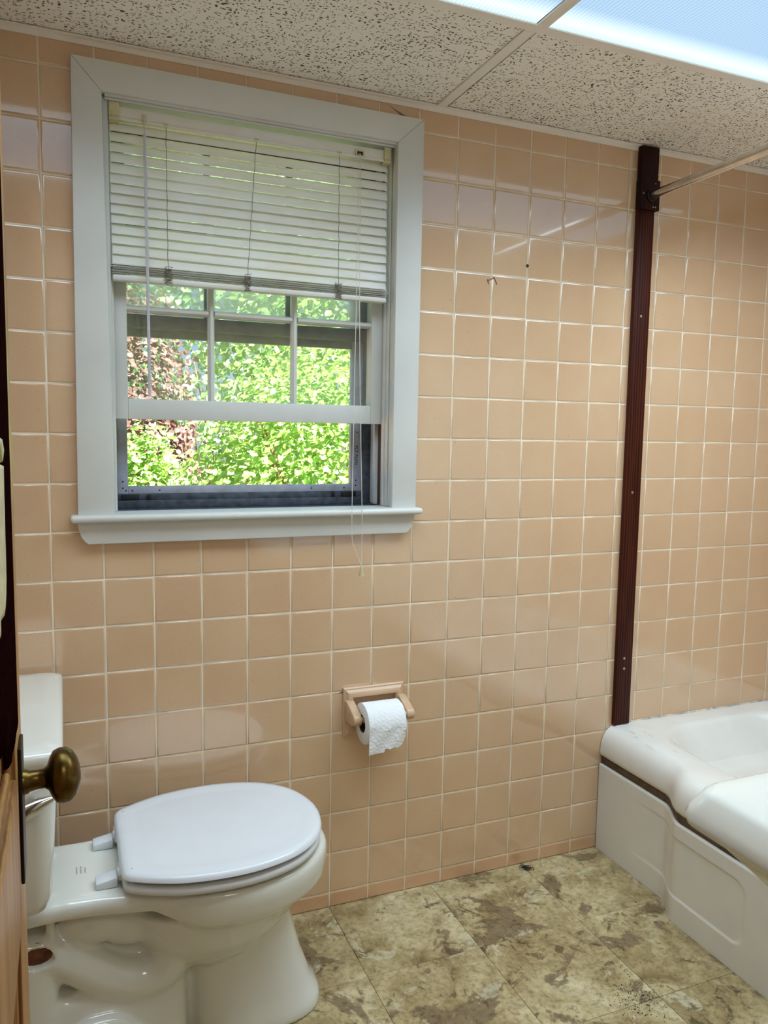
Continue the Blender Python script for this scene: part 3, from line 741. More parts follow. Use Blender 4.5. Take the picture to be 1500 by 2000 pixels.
def rectring(x, hw, z0, z1, r=0.012, n=4, yc=YC):
    """rounded rectangle in the YZ plane at x"""
    pts = []
    for (cy, cz, a0) in ((hw - r, z1 - r, 0), (-hw + r, z1 - r, 90), (-hw + r, z0 + r, 180), (hw - r, z0 + r, 270)):
        for k in range(n + 1):
            a = R(a0 + 90 * k / n); pts.append((x, yc + cy + r * math.cos(a), cz + r * math.sin(a)))
    return pts
def ellipsoid(c, rx, ry, rz, n=20, m=12):
    return [[(c[0] + rx * math.sin(PI * i / m) * math.cos(2 * PI * k / n), c[1] + ry * math.sin(PI * i / m) * math.sin(2 * PI * k / n), c[2] - rz * math.cos(PI * i / m)) for k in range(n)] for i in range(1, m)]
toilet = thing('toilet', (-0.8, YC, 0), 'white two-piece toilet with closed lid below the window', 'toilet')
lofts = []
# rim
def lift(ring, z1=0.345):
    return [(x, y, z + max(0, z1 - z) * smoothstep(-0.70, -0.86, x) if z < z1 else z) for x, y, z in ring]
lofts.append([lift(q_) for q_ in (egg(0.290, -0.872, -0.463, 0.150), egg(0.297, -0.885, -0.447, 0.168), egg(0.310, -0.893, -0.438, 0.181), egg(0.345, -0.898, -0.433, 0.186), egg(0.366, -0.898, -0.434, 0.186), egg(0.375, -0.892, -0.442, 0.179))])
# deck behind the seat
lofts.append([rectring(-1.165, 0.122, 0.338, 0.380, 0.013), rectring(-0.98, 0.118, 0.342, 0.380, 0.013), rectring(-0.92, 0.120, 0.340, 0.379, 0.013), rectring(-0.87, 0.128, 0.338, 0.377, 0.013), rectring(-0.80, 0.140, 0.335, 0.374, 0.013)])
# bowl
lofts.append([egg(0.150, -0.79, -0.60, 0.055), egg(0.170, -0.81, -0.575, 0.085), egg(0.195, -0.83, -0.55, 0.112), egg(0.230, -0.85, -0.52, 0.133), egg(0.265, -0.868, -0.490, 0.148), egg(0.305, -0.880, -0.468, 0.158)])
# front column
lofts.append([egg(0.0, -0.735, -0.447, 0.108, pw=2.6), egg(0.02, -0.735, -0.449, 0.107, pw=2.6), egg(0.06, -0.735, -0.470, 0.100, pw=2.6), egg(0.12, -0.735, -0.492, 0.093, pw=2.6), egg(0.19, -0.74, -0.510, 0.090, pw=2.6), egg(0.26, -0.75, -0.525, 0.095, pw=2.5)])
# rear base and inner web
def slab(x0, x1, hw0, hw1, z0, z1): return [egg(z0, x0, x1, hw0, 40, 6), egg(z0 + (z1 - z0) * .5, x0, x1, (hw0 + hw1) / 2, 40, 6), egg(z1 - 0.012, x0, x1, hw1, 40, 6), egg(z1, x0 + 0.012, x1 - 0.012, hw1 - 0.012, 40, 6)]
lofts.append(slab(-1.12, -0.745, 0.112, 0.088, 0.0, 0.165)); lofts.append(slab(-1.12, -0.72, 0.05, 0.045, 0.0, 0.36)); lofts.append(slab(-1.13, -0.985, 0.105, 0.098, 0.0, 0.285))
# trapway tube on both sides
for sgn in (-1, 1):
    yy = YC + sgn * 0.058
    lofts.append(tube_rings(smooth_path([(-1.06, yy, 0.265), (-1.0, yy, 0.255), (-0.95, yy, 0.222), (-0.89, yy, 0.178), (-0.83, yy, 0.160), (-0.785, yy, 0.178), (-0.765, yy, 0.225), (-0.76, yy, 0.28)], 5), 0.043, 14))
    lofts.append(ellipsoid((-0.915, YC + sgn * 0.045, 0.302), 0.078, 0.05, 0.05))
    lofts.append(ellipsoid((-0.85, YC + sgn * 0.045, 0.285), 0.07, 0.045, 0.052))
    lofts.append(ellipsoid((-0.915, YC + sgn * 0.105, 0.0), 0.10, 0.028, 0.13))
    lofts.append(ellipsoid((-1.0, YC + sgn * 0.075, 0.33), 0.010, 0.012, 0.06))
cut1 = tube_rings([(-1.024, YC - 0.16, 0.270), (-1.024, YC - 0.070, 0.268)], 0.030, 16)
for ring in cut1:
    for i, p in enumerate(ring): ring[i] = (p[0], p[1], 0.268 + (p[2] - 0.268) * 0.62)
me = body_from(lofts, 0.0055, 8, [cut1]); me.name = 'bowl'
link('bowl', me, 'china', toilet)
lathe('opening_shade_disc', [(0, 0.027), (0.004, 0.027), (0.004, 0.0)], (-1.024, YC - 0.080, 0.268), (0, -1, 0), 'wall_shade', toilet, 16)  # brown disc painted as the shaded wall seen through the opening
# seat ring and lid
def seat_ring(z, ins, xb=-0.872, xf=-0.450, hw=0.186):
    pts = egg(z, xb + ins, xf - ins, hw - ins, 64, 2.05, -0.655)
    return [(max(x, -0.852 + ins) if abs(y - YC) < 0.125 else x, y, z_) for x, y, z_ in pts]
LIDP = [(-0.872, 0.0), (-0.8725, 0.06), (-0.872, 0.115), (-0.866, 0.133), (-0.850, 0.146), (-0.815, 0.164), (-0.77, 0.181), (-0.71, 0.191), (-0.65, 0.1925), (-0.60, 0.185), (-0.55, 0.168), (-0.51, 0.142), (-0.478, 0.105), (-0.459, 0.062), (-0.4505, 0.02), (-0.450, 0.0)]
LIDH = [(p.x, p.y) for p in smooth_path([(x, y, 0) for x, y in LIDP], 4)]
def lid_outline(z, ins):
    half = LIDH[1:-1]; cx = -0.655
    full = [LIDH[0]] + half + [LIDH[-1]] + [(x, -y) for x, y in reversed(half)]
    r = []; n = len(full)
    for i in range(n):
        a, b = Vector(full[i - 1]), Vector(full[(i + 1) % n]); d = (b - a).normalized(); nr = Vector((d.y, -d.x))
        f = min(ins, 0.05); x = full[i][0] + nr.x * f; y = full[i][1] + nr.y * f
        if ins > 0.05: k = 1 - (ins - 0.05) / 0.16; x = cx + (x - cx) * k; y *= k
        r.append((x, YC + y, z))
    return r
loft('seat', [lid_outline(0.3845, 0.020), lid_outline(0.385, 0.006), lid_outline(0.388, 0.002), lid_outline(0.3985, 0.002), lid_outline(0.4015, 0.006), lid_outline(0.402, 0.020)], 'seat', toilet, autos=60)
loft('lid', [lid_outline(0.4105, 0.20), lid_outline(0.4105, 0.018), lid_outline(0.411, 0.004), lid_outline(0.414, -0.001), lid_outline(0.421, 0.0005), lid_outline(0.4255, 0.006), lid_outline(0.4268, 0.016), lid_outline(0.4264, 0.036), lid_outline(0.4256, 0.044), lid_outline(0.4262, 0.05), lid_outline(0.4272, 0.10), lid_outline(0.4278, 0.16), lid_outline(0.428, 0.205)], 'seat', toilet, autos=60)
for y in (YC + 0.075, YC - 0.075):
    bm = bmesh.new(); bm_box(bm, -0.918, -0.878, y - 0.017, y + 0.017, 0.3785, 0.392, 0.003)
    for v in bm.verts:
        if v.co.x > -0.9 and v.co.z > 0.386: v.co.z += 0.006
    bm_box(bm, -0.8785, -0.858, y - 0.009, y + 0.009, 0.384, 0.408, 0.004)
    bmobj('hinge', bm, 'seat', toilet, True, 40)
    lathe('hinge_barrel', [(-0.024, 0.0), (-0.024, 0.008), (0.024, 0.008), (0.024, 0.0)], (-0.868, y, 0.402), (0, 1, 0), 'seat', toilet, 14)
# tank
def rr(z, x0, x1, hw, r=0.03, n=6):
    pts = []
    for (cx, cy, a0) in ((x1 - r, hw - r, 0), (x0 + 0.01, hw - 0.01, 90), (x0 + 0.01, -hw + 0.01, 180), (x1 - r, -hw + r, 270)):
        q = r if cx == x1 - r else 0.01
        for k in range(n + 1):
            a = R(a0 + 90 * k / n); pts.append((cx + q * math.cos(a), YC + cy + q * math.sin(a), z))
    return pts
loft('tank', [rr(0.412, -1.165, -1.02, 0.185), rr(0.420, -1.17, -1.0, 0.200), rr(0.445, -1.172, -0.992, 0.209), rr(0.55, -1.174, -0.985, 0.218), rr(0.688, -1.176, -0.978, 0.226)], 'china', toilet, autos=70)
loft('tank_lid', [rr(0.6885, -1.178, -0.975, 0.232), rr(0.690, -1.18, -0.970, 0.236), rr(0.712, -1.18, -0.968, 0.238), rr(0.719, -1.178, -0.971, 0.235), rr(0.7215, -1.172, -0.980, 0.226), rr(0.723, -1.15, -1.0, 0.20)], 'china', toilet, autos=70)
loft('tank_gasket', [egg(0.379, -1.14, -1.02, 0.07, 24), egg(0.414, -1.14, -1.02, 0.07, 24)], 'black', toilet)
lv = lathe('flush_lever', [(0, 0.013), (0.004, 0.013), (0.010, 0.008), (0.014, 0.006), (0.014, 0.0)], (-1.018, YC - 0.2235, 0.633), (0, -1, 0), 'chrome', toilet, 16)
tube('lever_arm', [(-1.05, YC - 0.240, 0.621), (-1.03, YC - 0.240, 0.626), (-1.008, YC - 0.242, 0.636), (-0.985, YC - 0.242, 0.645)], [0.014, 0.0165, 0.013, 0.005], 'chrome', lv, 14)
boxes('stamped_marking', [(-0.952 + 0.008 * c_, -0.9495 + 0.008 * c_, YC - 0.018 + 0.007 * r_, YC - 0.0135 + 0.007 * r_, 0.3798, 0.3803) for c_ in range(3) for r_ in range(4 - (c_ == 2))], 'scuff', toilet)

# ------------------------------------------------------------------ bathtub
tub = thing('bathtub', (0.9, -0.82, 0), 'white enamel bathtub with stepped embossed apron beside the tiled wall', 'bathtub')
TY_END = YB + 0.004
def apx(y):
    f = smoothstep(-0.272, -0.385, y) * (1 - smoothstep(TY_END + 0.385, TY_END + 0.272, y))
    return 0.532 - 0.048 * f
NY, NZ = 300, 100
V = []; F = []
def emb(y, z):
    # embossed panel with rounded ends, set back from the apron face
    py0, py1, pz0, pz1, r = -0.60, -0.09, 0.070, 0.226, 0.032
    best = 1.0
    for a, b in ((-0.60, -0.09),):
        qx = abs(y - (a + b) / 2) - (b - a) / 2 + r; qz = abs(z - (pz0 + pz1) / 2) - (pz1 - pz0) / 2 + r
        d = math.hypot(max(qx, 0), max(qz, 0)) + min(max(qx, qz), 0) - r
        best = min(best, d)
    fade = smoothstep(-0.10, -0.40, y)
    return 0.0030 * fade * smoothstep(0.0025, -0.0025, best)
for i in range(NY + 1):
    y = -0.0022 + (TY_END + 0.0022) * (i / NY)
    for j in range(NZ + 1):
        z = 0.0005 + 0.268 * j / NZ
        rnd = 0.0025 * smoothstep(0.264, 0.2685, z) ** 2
        V.append((apx(y) + 0.012 * (z / 0.268) * 0 + emb(y, z) + rnd, y, z))
for i in range(NY):
    for j in range(NZ):
        a = i * (NZ + 1) + j; F.append((a, a + 1, a + NZ + 2, a + NZ + 1))
k = len(V)
for i in range(NY + 1):
    y = -0.0022 + (TY_END + 0.0022) * (i / NY); V += [(apx(y) + 0.03, y, 0.0005), (apx(y) + 0.03, y, 0.2685)]
for i in range(NY):
    a = i * (NZ + 1) + NZ; b = k + 2 * i + 1; F.append((a, b, b + 2, a + NZ + 1)); F.append((k + 2 * i, k + 2 * i + 2, k + 2 * i + 3, k + 2 * i + 1))
ap = mesh('apron', V, F, 'tub', tub, True); ap.data.set_sharp_from_angle(angle=R(40))
# shadow gap between apron and rim, its shade painted as a brown strip
Vg = []; Fg = []
for i in range(NY + 1):
    y = -0.0022 + (TY_END + 0.0022) * (i / NY); x = apx(y) + 0.008
    Vg += [(x, y, 0.262), (x, y, 0.302), (x + 0.02, y, 0.302), (x + 0.02, y, 0.262)]
for i in range(NY):
    for q in range(4):
        a = 4 * i + q; b = 4 * i + (q + 1) % 4; Fg.append((a, b, b + 4, a + 4))
mesh('joint_strip', Vg, Fg, 'gap', tub, True)
# basin with rim: rings from outside in, corresponding samples
NS = 72
def outer_loop(off, z):
    L = []
    x1 = XR - 0.006 - 0.0; yA = -0.0022; yB = TY_END
    for i in range(NS): f = i / NS; y = yA + (yB - yA) * f; L.append((apx(y) + off, y, z))
    for i in range(NS): f = i / NS; L.append((apx(yB) + off + (x1 - apx(yB) - off) * f, yB, z))
    for i in range(NS): f = i / NS; L.append((x1, yB + (yA - yB) * f, z))
    for i in range(NS): f = i / NS; L.append((x1 + (apx(yA) + off - x1) * f, yA, z))
    return L
def inner_loop(x0, x1, y0, y1, r, z, bulge=0.0):
    """rounded rectangle sampled side by side like the outer loop (front, end, back, window end)"""
    cx, cy = (x0 + x1) / 2, (y0 + y1) / 2; L = []
    o = outer_loop(0, 0); ocx = (0.52 + XR) / 2; ocy = (TY_END) / 2
    for p in o:
        # map to unit square then to rounded rectangle by clamping toward corner circle
        u = (p[0] - ocx) / ((XR - 0.49) / 2); v = (p[1] - ocy) / (abs(TY_END) / 2); m = max(abs(u), abs(v)); u /= m; v /= m
        x = cx + u * (x1 - x0) / 2; y = cy + v * (y1 - y0) / 2
        qx = abs(x - cx) - ((x1 - x0) / 2 - r); qy = abs(y - cy) - ((y1 - y0) / 2 - r)
        if qx > 0 and qy > 0:
            d = math.hypot(qx, qy)
            fx, fy = qx * r / d, qy * r / d
            if d > r: x = cx + math.copysign((x1 - x0) / 2 - r + fx, x - cx); y = cy + math.copysign((y1 - y0) / 2 - r + fy, y - cy)
        L.append((x, y, z))
    return L
bx = (0.645, 1.215, TY_END + 0.12, -0.085)
rings = [outer_loop(0.010, 0.292), outer_loop(0.002, 0.296), outer_loop(0.0005, 0.306), outer_loop(0.0025, 0.330), outer_loop(0.009, 0.352), outer_loop(0.020, 0.369), outer_loop(0.035, 0.380), outer_loop(0.052, 0.3845)]
rings += [inner_loop(bx[0] - 0.016, bx[1] + 0.02, bx[2] - 0.02, bx[3] + 0.018, 0.16, 0.386), inner_loop(bx[0] - 0.006, bx[1] + 0.008, bx[2] - 0.008, bx[3] + 0.008, 0.16, 0.3835), inner_loop(bx[0], bx[1], bx[2], bx[3], 0.16, 0.377), inner_loop(bx[0] + 0.010, bx[1] - 0.01, bx[2] + 0.012, bx[3] - 0.016, 0.16, 0.355)]
for q_ in range(1, 15):
    f = q_ / 14; z = 0.355 - 0.30 * math.sin(f * PI / 2) ** 0.9; e = f ** 2.2
    rings.append(inner_loop(bx[0] + 0.010 + 0.035 * f + 0.10 * e, bx[1] - 0.01 - 0.035 * f - 0.10 * e, bx[2] + 0.012 + 0.10 * f + 0.14 * e, bx[3] - 0.016 - 0.46 * f - 0.20 * e, 0.16 + 0.02 * f, z))
loft('basin', rings, 'tub', tub, autos=80)
cx_ = []
box('caulk_line', 0.60, XR - 0.02, -0.0045, -0.0005, 0.384, 0.3885, 'caulk', tub, 0.001)
mr = random.Random(5)
for q in range(9):
    x = mr.uniform(0.56, 0.66); y = mr.uniform(-0.3, -0.07); a = mr.uniform(0.0, 0.02)
    box('scratch', x, x + 0.0010, y, y + 0.010 + a, 0.38525, 0.3857, 'scuff', tub)

# ------------------------------------------------------------------ wall post and curtain rod
post = thing('wall_post', (0.5985, -0.0075, 0.387), 'tall dark mahogany strip fixed to the tiles above the bathtub end', 'post')
box('strip', 0.571, 0.6265, -0.0155, -0.0003, 0.3868, 1.902, 'mahogany', post, 0.0015)
box('top_block', 0.570, 0.631, -0.0205, -0.0003, 1.984, ZC - 0.0005, 'mahogany2', post, 0.003)
box('bracket_block', 0.569, 0.6345, -0.0255, -0.0003, 1.9005, 1.984, 'mahogany2', post, 0.002)
for z in (1.605, 1.095, 0.593, 0.561): lathe('screw', [(0, 0.0042), (0.0012, 0.0036), (0.0018, 0.0)], (0.596 if z > .57 else 0.597, -0.0152, z), (0, -1, 0), 'screw', post, 10)
for x, z in ((0.617, 1.974), (0.612, 1.909), (0.620, 1.909), (0.576, 1.943)): lathe('screw', [(0, 0.0022), (0.001, 0.0018), (0.0012, 0.0)], (x, -0.0253, z), (0, -1, 0), 'screw', post, 8)
rod = thing('curtain_rod', (0.604, -0.8, 1.940), 'brushed steel shower curtain rod running over the bathtub', 'curtain rod')
lathe('tube', [(0, 0.0), (0, 0.0125), (1.6, 0.0125), (1.6, 0.0)], (0.604, -0.0262, 1.940), (0, -1, 0), 'steel_rod', rod, 24)
lathe('end_flange', [(0.0, 0.0), (0.0, 0.0185), (0.004, 0.0185), (0.007, 0.0145), (0.010, 0.0140), (0.010, 0.0)], (0.604, -0.0258, 1.940), (0, -1, 0), 'bronze', rod, 24)

# ------------------------------------------------------------------ paper holder and roll
ho = thing('paper_holder', ((hx0 + hx1) / 2, -0.01, hz0), 'tan ceramic toilet paper holder set in the tiled wall', 'paper holder')
def frame(y, ins): return (hx0 + ins, hx1 - ins, hz0 + ins, hz1 - ins)
rr_ = []
def rect_ring(ins, y): 
    a, b, c, d = frame(y, ins); return [(a, y, c), (b, y, c), (b, y, d), (a, y, d)]
bm = bmesh.new()
R4 = [rect_ring(0, -0.0002), rect_ring(0, -0.005), rect_ring(0.0025, -0.0075), rect_ring(0.006, -0.008), rect_ring(0.010, -0.012), rect_ring(0.014, -0.0165), rect_ring(0.019, -0.018), rect_ring(0.024, -0.0165), rect_ring(0.026, -0.012), rect_ring(0.0275, -0.003), rect_ring(0.029, 0.035), rect_ring(0.034, 0.040)]
V, F = loft_data(R4); vs = [bm.verts.new(v) for v in V]
for f in F: bm.faces.new([vs[i] for i in f])
bmobj('frame', bm, 'holder', ho, True, 35)
AY, AZ = -0.072, 0.534
for x0, x1 in ((hx0 + 0.003, hx0 + 0.025), (hx1 - 0.021, hx1 + 0.001)):
    bm = bmesh.new(); prof = [(-0.010, 0.566), (-0.024, 0.566), (-0.050, 0.556), (-0.074, 0.546), (-0.082, 0.538), (-0.082, 0.528), (-0.076, 0.520), (-0.062, 0.516), (-0.045, 0.514), (-0.010, 0.512)]
    a = [bm.verts.new((x0, y, z)) for y, z in prof]; b = [bm.verts.new((x1, y, z)) for y, z in prof]; n = len(prof)
    bm.faces.new(a); bm.faces.new(list(reversed(b)))
    for i in range(n): bm.faces.new((a[i], b[i], b[(i + 1) % n], a[(i + 1) % n]))
    bmesh.ops.recalc_face_normals(bm, faces=bm.faces)
    bmesh.ops.bevel(bm, geom=[e for e in bm.edges if abs(e.verts[0].co.x - e.verts[1].co.x) < 1e-6], offset=0.003, segments=3, profile=0.5, affect='EDGES')
    bmobj('arm', bm, 'holder', ho, True, 50)
lathe('spindle', [(0, 0.0), (0, 0.006), (0.006, 0.006), (0.006, 0.0095), (0.062, 0.0095), (0.062, 0.011), (0.120, 0.011), (0.120, 0.006), (0.126, 0.006), (0.126, 0.0)], (hx0 + 0.0245, AY, AZ), (1, 0, 0), 'cream_plastic', ho, 20)
# the roll hangs on the spindle, so its hole is off centre
rx0, rx1 = -0.2705, -0.1695; rr0, rin = 0.052, 0.0215; rcz = AZ - rin + 0.0105
roll = thing('toilet_paper_roll', ((rx0 + rx1) / 2, AY, rcz - rr0), 'white toilet paper roll with torn loose sheet on the wall holder', 'toilet paper')
def rg(x, r): return [(x, AY + r * math.cos(2 * PI * k / 48), rcz + r * math.sin(2 * PI * k / 48)) for k in range(48)]
loft('roll', [rg(rx0, rin + 0.001), rg(rx0, rr0 - 0.002), rg(rx0 + 0.0015, rr0), rg(rx1 - 0.0015, rr0), rg(rx1, rr0 - 0.002), rg(rx1, rin + 0.001)], 'paper', roll, caps=False, autos=50)
loft('core', [rg(rx0 - 0.0003, rin + 0.001), rg(rx0 - 0.0003, rin), rg(rx1 + 0.0003, rin), rg(rx1 + 0.0003, rin + 0.001)], 'core', roll, caps=False)
V = []; F = []; nx, nz_ = 34, 26; tr = random.Random(9)
edge = []
for i in range(nx + 1):
    f = i / nx
    e = 0.0 if f < 0.42 else (0.006 + 0.002 * math.sin(f * 30)) if f < 0.87 else 0.006 + (f - 0.87) * 0.20
    edge.append(e + (0.0 if f < 0.42 else tr.uniform(0, 0.003)) + 0.004 * f)
for i in range(nx + 1):
    x = rx0 + 0.0005 + (rx1 - rx0 - 0.001) * i / nx
    for j in range(nz_ + 1):
        s = j / nz_
        if s < 0.45:
            a = PI * 0.62 + (PI * 0.38) * s / 0.45
            y = AY + (rr0 + 0.0012) * math.cos(a); z = rcz + (rr0 + 0.0012) * math.sin(a)
        else:
            q = (s - 0.45) / 0.55; ln = 0.064 - edge[i]
            y = AY - rr0 - 0.0012 + 0.004 * q + 0.0012 * math.sin(q * 5 + i * 0.3); z = rcz - ln * q
        V.append((x, y, z))
for i in range(nx):
    for j in range(nz_):
        a = i * (nz_ + 1) + j; F.append((a, a + 1, a + nz_ + 2, a + nz_ + 1))
mesh('loose_sheet', V, F, 'paper', roll, True)

# ------------------------------------------------------------------ sink corner at the right
sk = thing('sink', (0.05, -1.4, 0.55), 'white china sink reaching in from the right edge of the frame', 'sink')
SX0, SX1, SY0, SY1, SZ = -0.245, 0.34, YB + 0.002, -1.118, 0.822
def sring(ins, z, r=0.034, n=8):
    x0, x1, y0, y1 = SX0 + ins, SX1 - ins, SY0 + min(ins, 0.002) * 0, SY1 - ins; pts = []
    for (cx, cy, a0, q) in ((x1 - r, y1 - r, 0, r), (x0 + r, y1 - r, 90, r), (x0 + 0.004, y0 + 0.004, 180, 0.004), (x1 - 0.004, y0 + 0.004, 270, 0.004)):
        for k in range(n + 1):
            a = R(a0 + 90 * k / n); pts.append((cx + q * math.cos(a), cy + q * math.sin(a), z))
    return pts
def bring(ins, z, n=36, rx=0.20, ry=0.165):
    cx, cy = (SX0 + SX1) / 2, -1.345; pts = []
    for k in range(n):
        a = R(45 * 0 + 360 * k / n); c, s = math.cos(a), math.sin(a)
        pts.append((cx + (rx - ins) * math.copysign(abs(c) ** 0.7, c), cy + (ry - ins) * math.copysign(abs(s) ** 0.7, s), z))
    return pts
rings = [sring(0.10, 0.68), sring(0.055, 0.73), sring(0.030, 0.757), sring(0.012, 0.769), sring(0.002, 0.776), sring(0.0, 0.785), sring(0.004, 0.797), sring(0.014, 0.815), sring(0.018, 0.8195), sring(0.024, 0.822), bring(-0.012, 0.822), bring(-0.004, 0.820), bring(0.0, 0.814), bring(0.012, 0.78), bring(0.04, 0.73), bring(0.10, 0.70)]
loft('basin', rings, 'china', sk, autos=70)
lathe('drain', [(0, 0.0), (0.0, 0.022), (0.003, 0.020), (0.003, 0.0)], ((SX0 + SX1) / 2, -1.345, 0.700), (0, 0, 1), 'chrome', sk, 20)
lathe('pedestal', [(0, 0.11), (0.03, 0.105), (0.08, 0.075), (0.35, 0.065), (0.6, 0.08), (0.69, 0.115)], (0.10, -1.50, 0.0005), (0, 0, 1), 'china', sk, 28)

# ------------------------------------------------------------------ open door with knob
DF = -1.006
dr = struct(bpy.data.objects.new('door_1', None), 'open varnished wooden panel door at the left edge', 'door'); COL.objects.link(dr); dr.location = (-1.023, -1.30, 0.0)
def dpart(nm, y0, y1, z0, z1, x0=DF - 0.034, x1=DF, bev=0.002): return box(nm, x0, x1, y0, y1, z0, z1, 'pine', dr, bev)
yE, yH = -0.950, -1.652
dpart('stile', yE - 0.105, yE, 0.012, 1.995); dpart('stile', yH, yH + 0.105, 0.012, 1.995)
for z0, z1 in ((0.012, 0.22), (0.76, 0.92), (1.88, 1.995)): dpart('rail', yH + 0.1055, yE - 0.1055, z0, z1)
for z0, z1 in ((0.2205, 0.7595), (0.9205, 1.8795)):
    pn = dpart('panel', yH + 0.1055, yE - 0.1055, z0, z1, DF - 0.026, DF - 0.011, 0)
    mo = boxes('moulding', [(DF - 0.011, DF - 0.004, yE - 0.1205, yE - 0.106, z0, z1), (DF - 0.011, DF - 0.004, yH + 0.106, yH + 0.1205, z0, z1), (DF - 0.011, DF - 0.004, yH + 0.121, yE - 0.121, z0, z0 + 0.014), (DF - 0.011, DF - 0.004, yH + 0.121, yE - 0.121, z1 - 0.014, z1)], 'pine', pn, 0.003)
KY, KZ = -1.003, 0.893
pl = box('escutcheon', DF + 0.0002, DF + 0.0035, KY - 0.022, KY + 0.022, 0.794, 0.937, 'bronze', dr, 0.0012)
kb = lathe('knob', [(0.0, 0.0), (0.0, 0.013), (0.004, 0.0125), (0.006, 0.0108), (0.014, 0.0098), (0.020, 0.0100), (0.0235, 0.013), (0.026, 0.020), (0.030, 0.0262), (0.036, 0.0285), (0.043, 0.0278), (0.049, 0.0235), (0.053, 0.016), (0.055, 0.008), (0.0555, 0.0)], (DF + 0.0035, KY, KZ), (1, 0.02, 0.045), 'brass', dr, 32, 80)
# door hinges against the jamb
for z in (0.25, 1.0, 1.75): lathe('hinge', [(0, 0.0), (0, 0.006), (0.09, 0.006), (0.09, 0.0)], (DF + 0.004, yH - 0.001, z), (0, 0, 1), 'bronze', dr, 12)
# dark garment and cream cloth hung on the door
hk = thing('door_hook', (DF, -1.29, 1.245), 'pale round hook peg on the door', 'hook')
lathe('peg', [(0, 0.0), (0, 0.009), (0.004, 0.008), (0.006, 0.004), (0.008, 0.005), (0.0105, 0.009), (0.0135, 0.007), (0.0145, 0.0)], (DF + 0.0002, -1.306, 1.243), (1, 0, 0), 'cream_plastic', hk, 16)
def cloth(name, ys, z_top, z_bot, x_of, mat, label, cat):
    V = []; F = []; n = len(ys) - 1; m = 24
    for side in (0, 1):
        for i, y in enumerate(ys):
            for j in range(m + 1):
                f = j / m; zt, zb = z_top(y), z_bot(y); z = zt + (zb - zt) * f
                V.append((x_of(y, f) - (0.002 if side else 0), y, z))
    o_ = (n + 1) * (m + 1)
    for i in range(n):
        for j in range(m):
            a = i * (m + 1) + j; F.append((a, a + 1, a + m + 2, a + m + 1)); b = a + o_; F.append((b, b + m + 1, b + m + 2, b + 1))
    for i in range(n):
        a = i * (m + 1); F.append((a, a + m + 1, a + m + 1 + o_, a + o_)); a += m; F.append((a, a + o_, a + m + 1 + o_, a + m + 1))
    for j in range(m):
        a = j; F.append((a, a + o_, a + 1 + o_, a + 1)); a = n * (m + 1) + j; F.append((a, a + 1, a + 1 + o_, a + o_))
    return tag(mesh(name, V, F, mat, None, True), label, cat)
ysd = [-1.46 + (1.46 - 1.075) * i / 48 for i in range(49)]
cloth('dark_garment', ysd, lambda y: 1.78, lambda y: 0.985 + 0.05 * smoothstep(-1.16, -1.30, y) + 0.006 * math.sin(y * 90), lambda y, f: DF + 0.0044 + 0.0016 * math.sin(y * 95) + 0.0006 * math.sin(y * 210), 'cloth_dark', 'dark maroon garment hanging in folds on the open door', 'garment')
ysc = [-1.40 + (1.40 - 1.228) * i / 30 for i in range(31)]
cloth('cream_cloth', ysc, lambda y: 1.232 - 0.10 * max(0, abs(y + 1.31) - 0.05), lambda y: 1.128 + 0.05 * smoothstep(-1.27, -1.23, y), lambda y, f: DF + 0.0094 + 0.0014 * math.sin(y * 80 + f) - 0.0012 * smoothstep(-1.28, -1.228, y), 'cloth_cream', 'cream cloth draped over the dark garment on the door', 'cloth')

# ------------------------------------------------------------------ grit on the floor
dg_ = random.Random(21); bm = bmesh.new()
def crumb(bm, x, y, s):
    r = bmesh.ops.create_icosphere(bm, subdivisions=1, radius=s)
    k = (dg_.uniform(.6, 1.6), dg_.uniform(.6, 1.6), dg_.uniform(.4, .8)); a = dg_.uniform(0, PI)
    for v in r['verts']:
        p = Vector((v.co.x * k[0], v.co.y * k[1], v.co.z * k[2])); p.rotate(Matrix.Rotation(a, 3, 'Z').to_euler()); v.co = p + Vector((x, y, s * k[2] * 0.9 + 0.0003))
gt = thing('floor_grit', (0.212, -0.575, 0), 'scattered grit and crumbs on the floor before the bathtub', 'grit')
for i in range(420): crumb(bm, dg_.gauss(0.212, 0.032), dg_.gauss(-0.575, 0.032), abs(dg_.gauss(0.0003, 0.0005)) + 0.00025)
for i in range(40): crumb(bm, dg_.uniform(-0.2, 0.46), dg_.uniform(-0.6, -0.1), abs(dg_.gauss(0.0005, 0.0003)) + 0.0003)
stuff(bmobj('dark_crumbs', bm, 'dirt', gt)); bm = bmesh.new()
for x, y in ((0.214, -0.571), (0.205, -0.55), (0.199, -0.538), (0.219, -0.612), (0.40, -0.40), (0.446, -0.25)): crumb(bm, x, y, 0.0014)
stuff(bmobj('pale_crumbs', bm, 'grit_light', gt))
fz = thing('lint_tuft', (0.261, -0.031, 0), 'small dark tuft of lint on the floor by the tiled wall', 'lint')
for i in range(14):
    a = dg_.uniform(0, 2 * PI); x, y = 0.261 + dg_.gauss(0, .005), -0.031 + dg_.gauss(0, .006); q = []
    for k in range(6): q.append((x + 0.007 * math.cos(a + k * .7), y + 0.007 * math.sin(a + k * .7), 0.0016 + 0.004 * abs(math.sin(k + i))))
    tube('strand', smooth_path(q, 2), 0.0009, 'dirt', fz, 4)

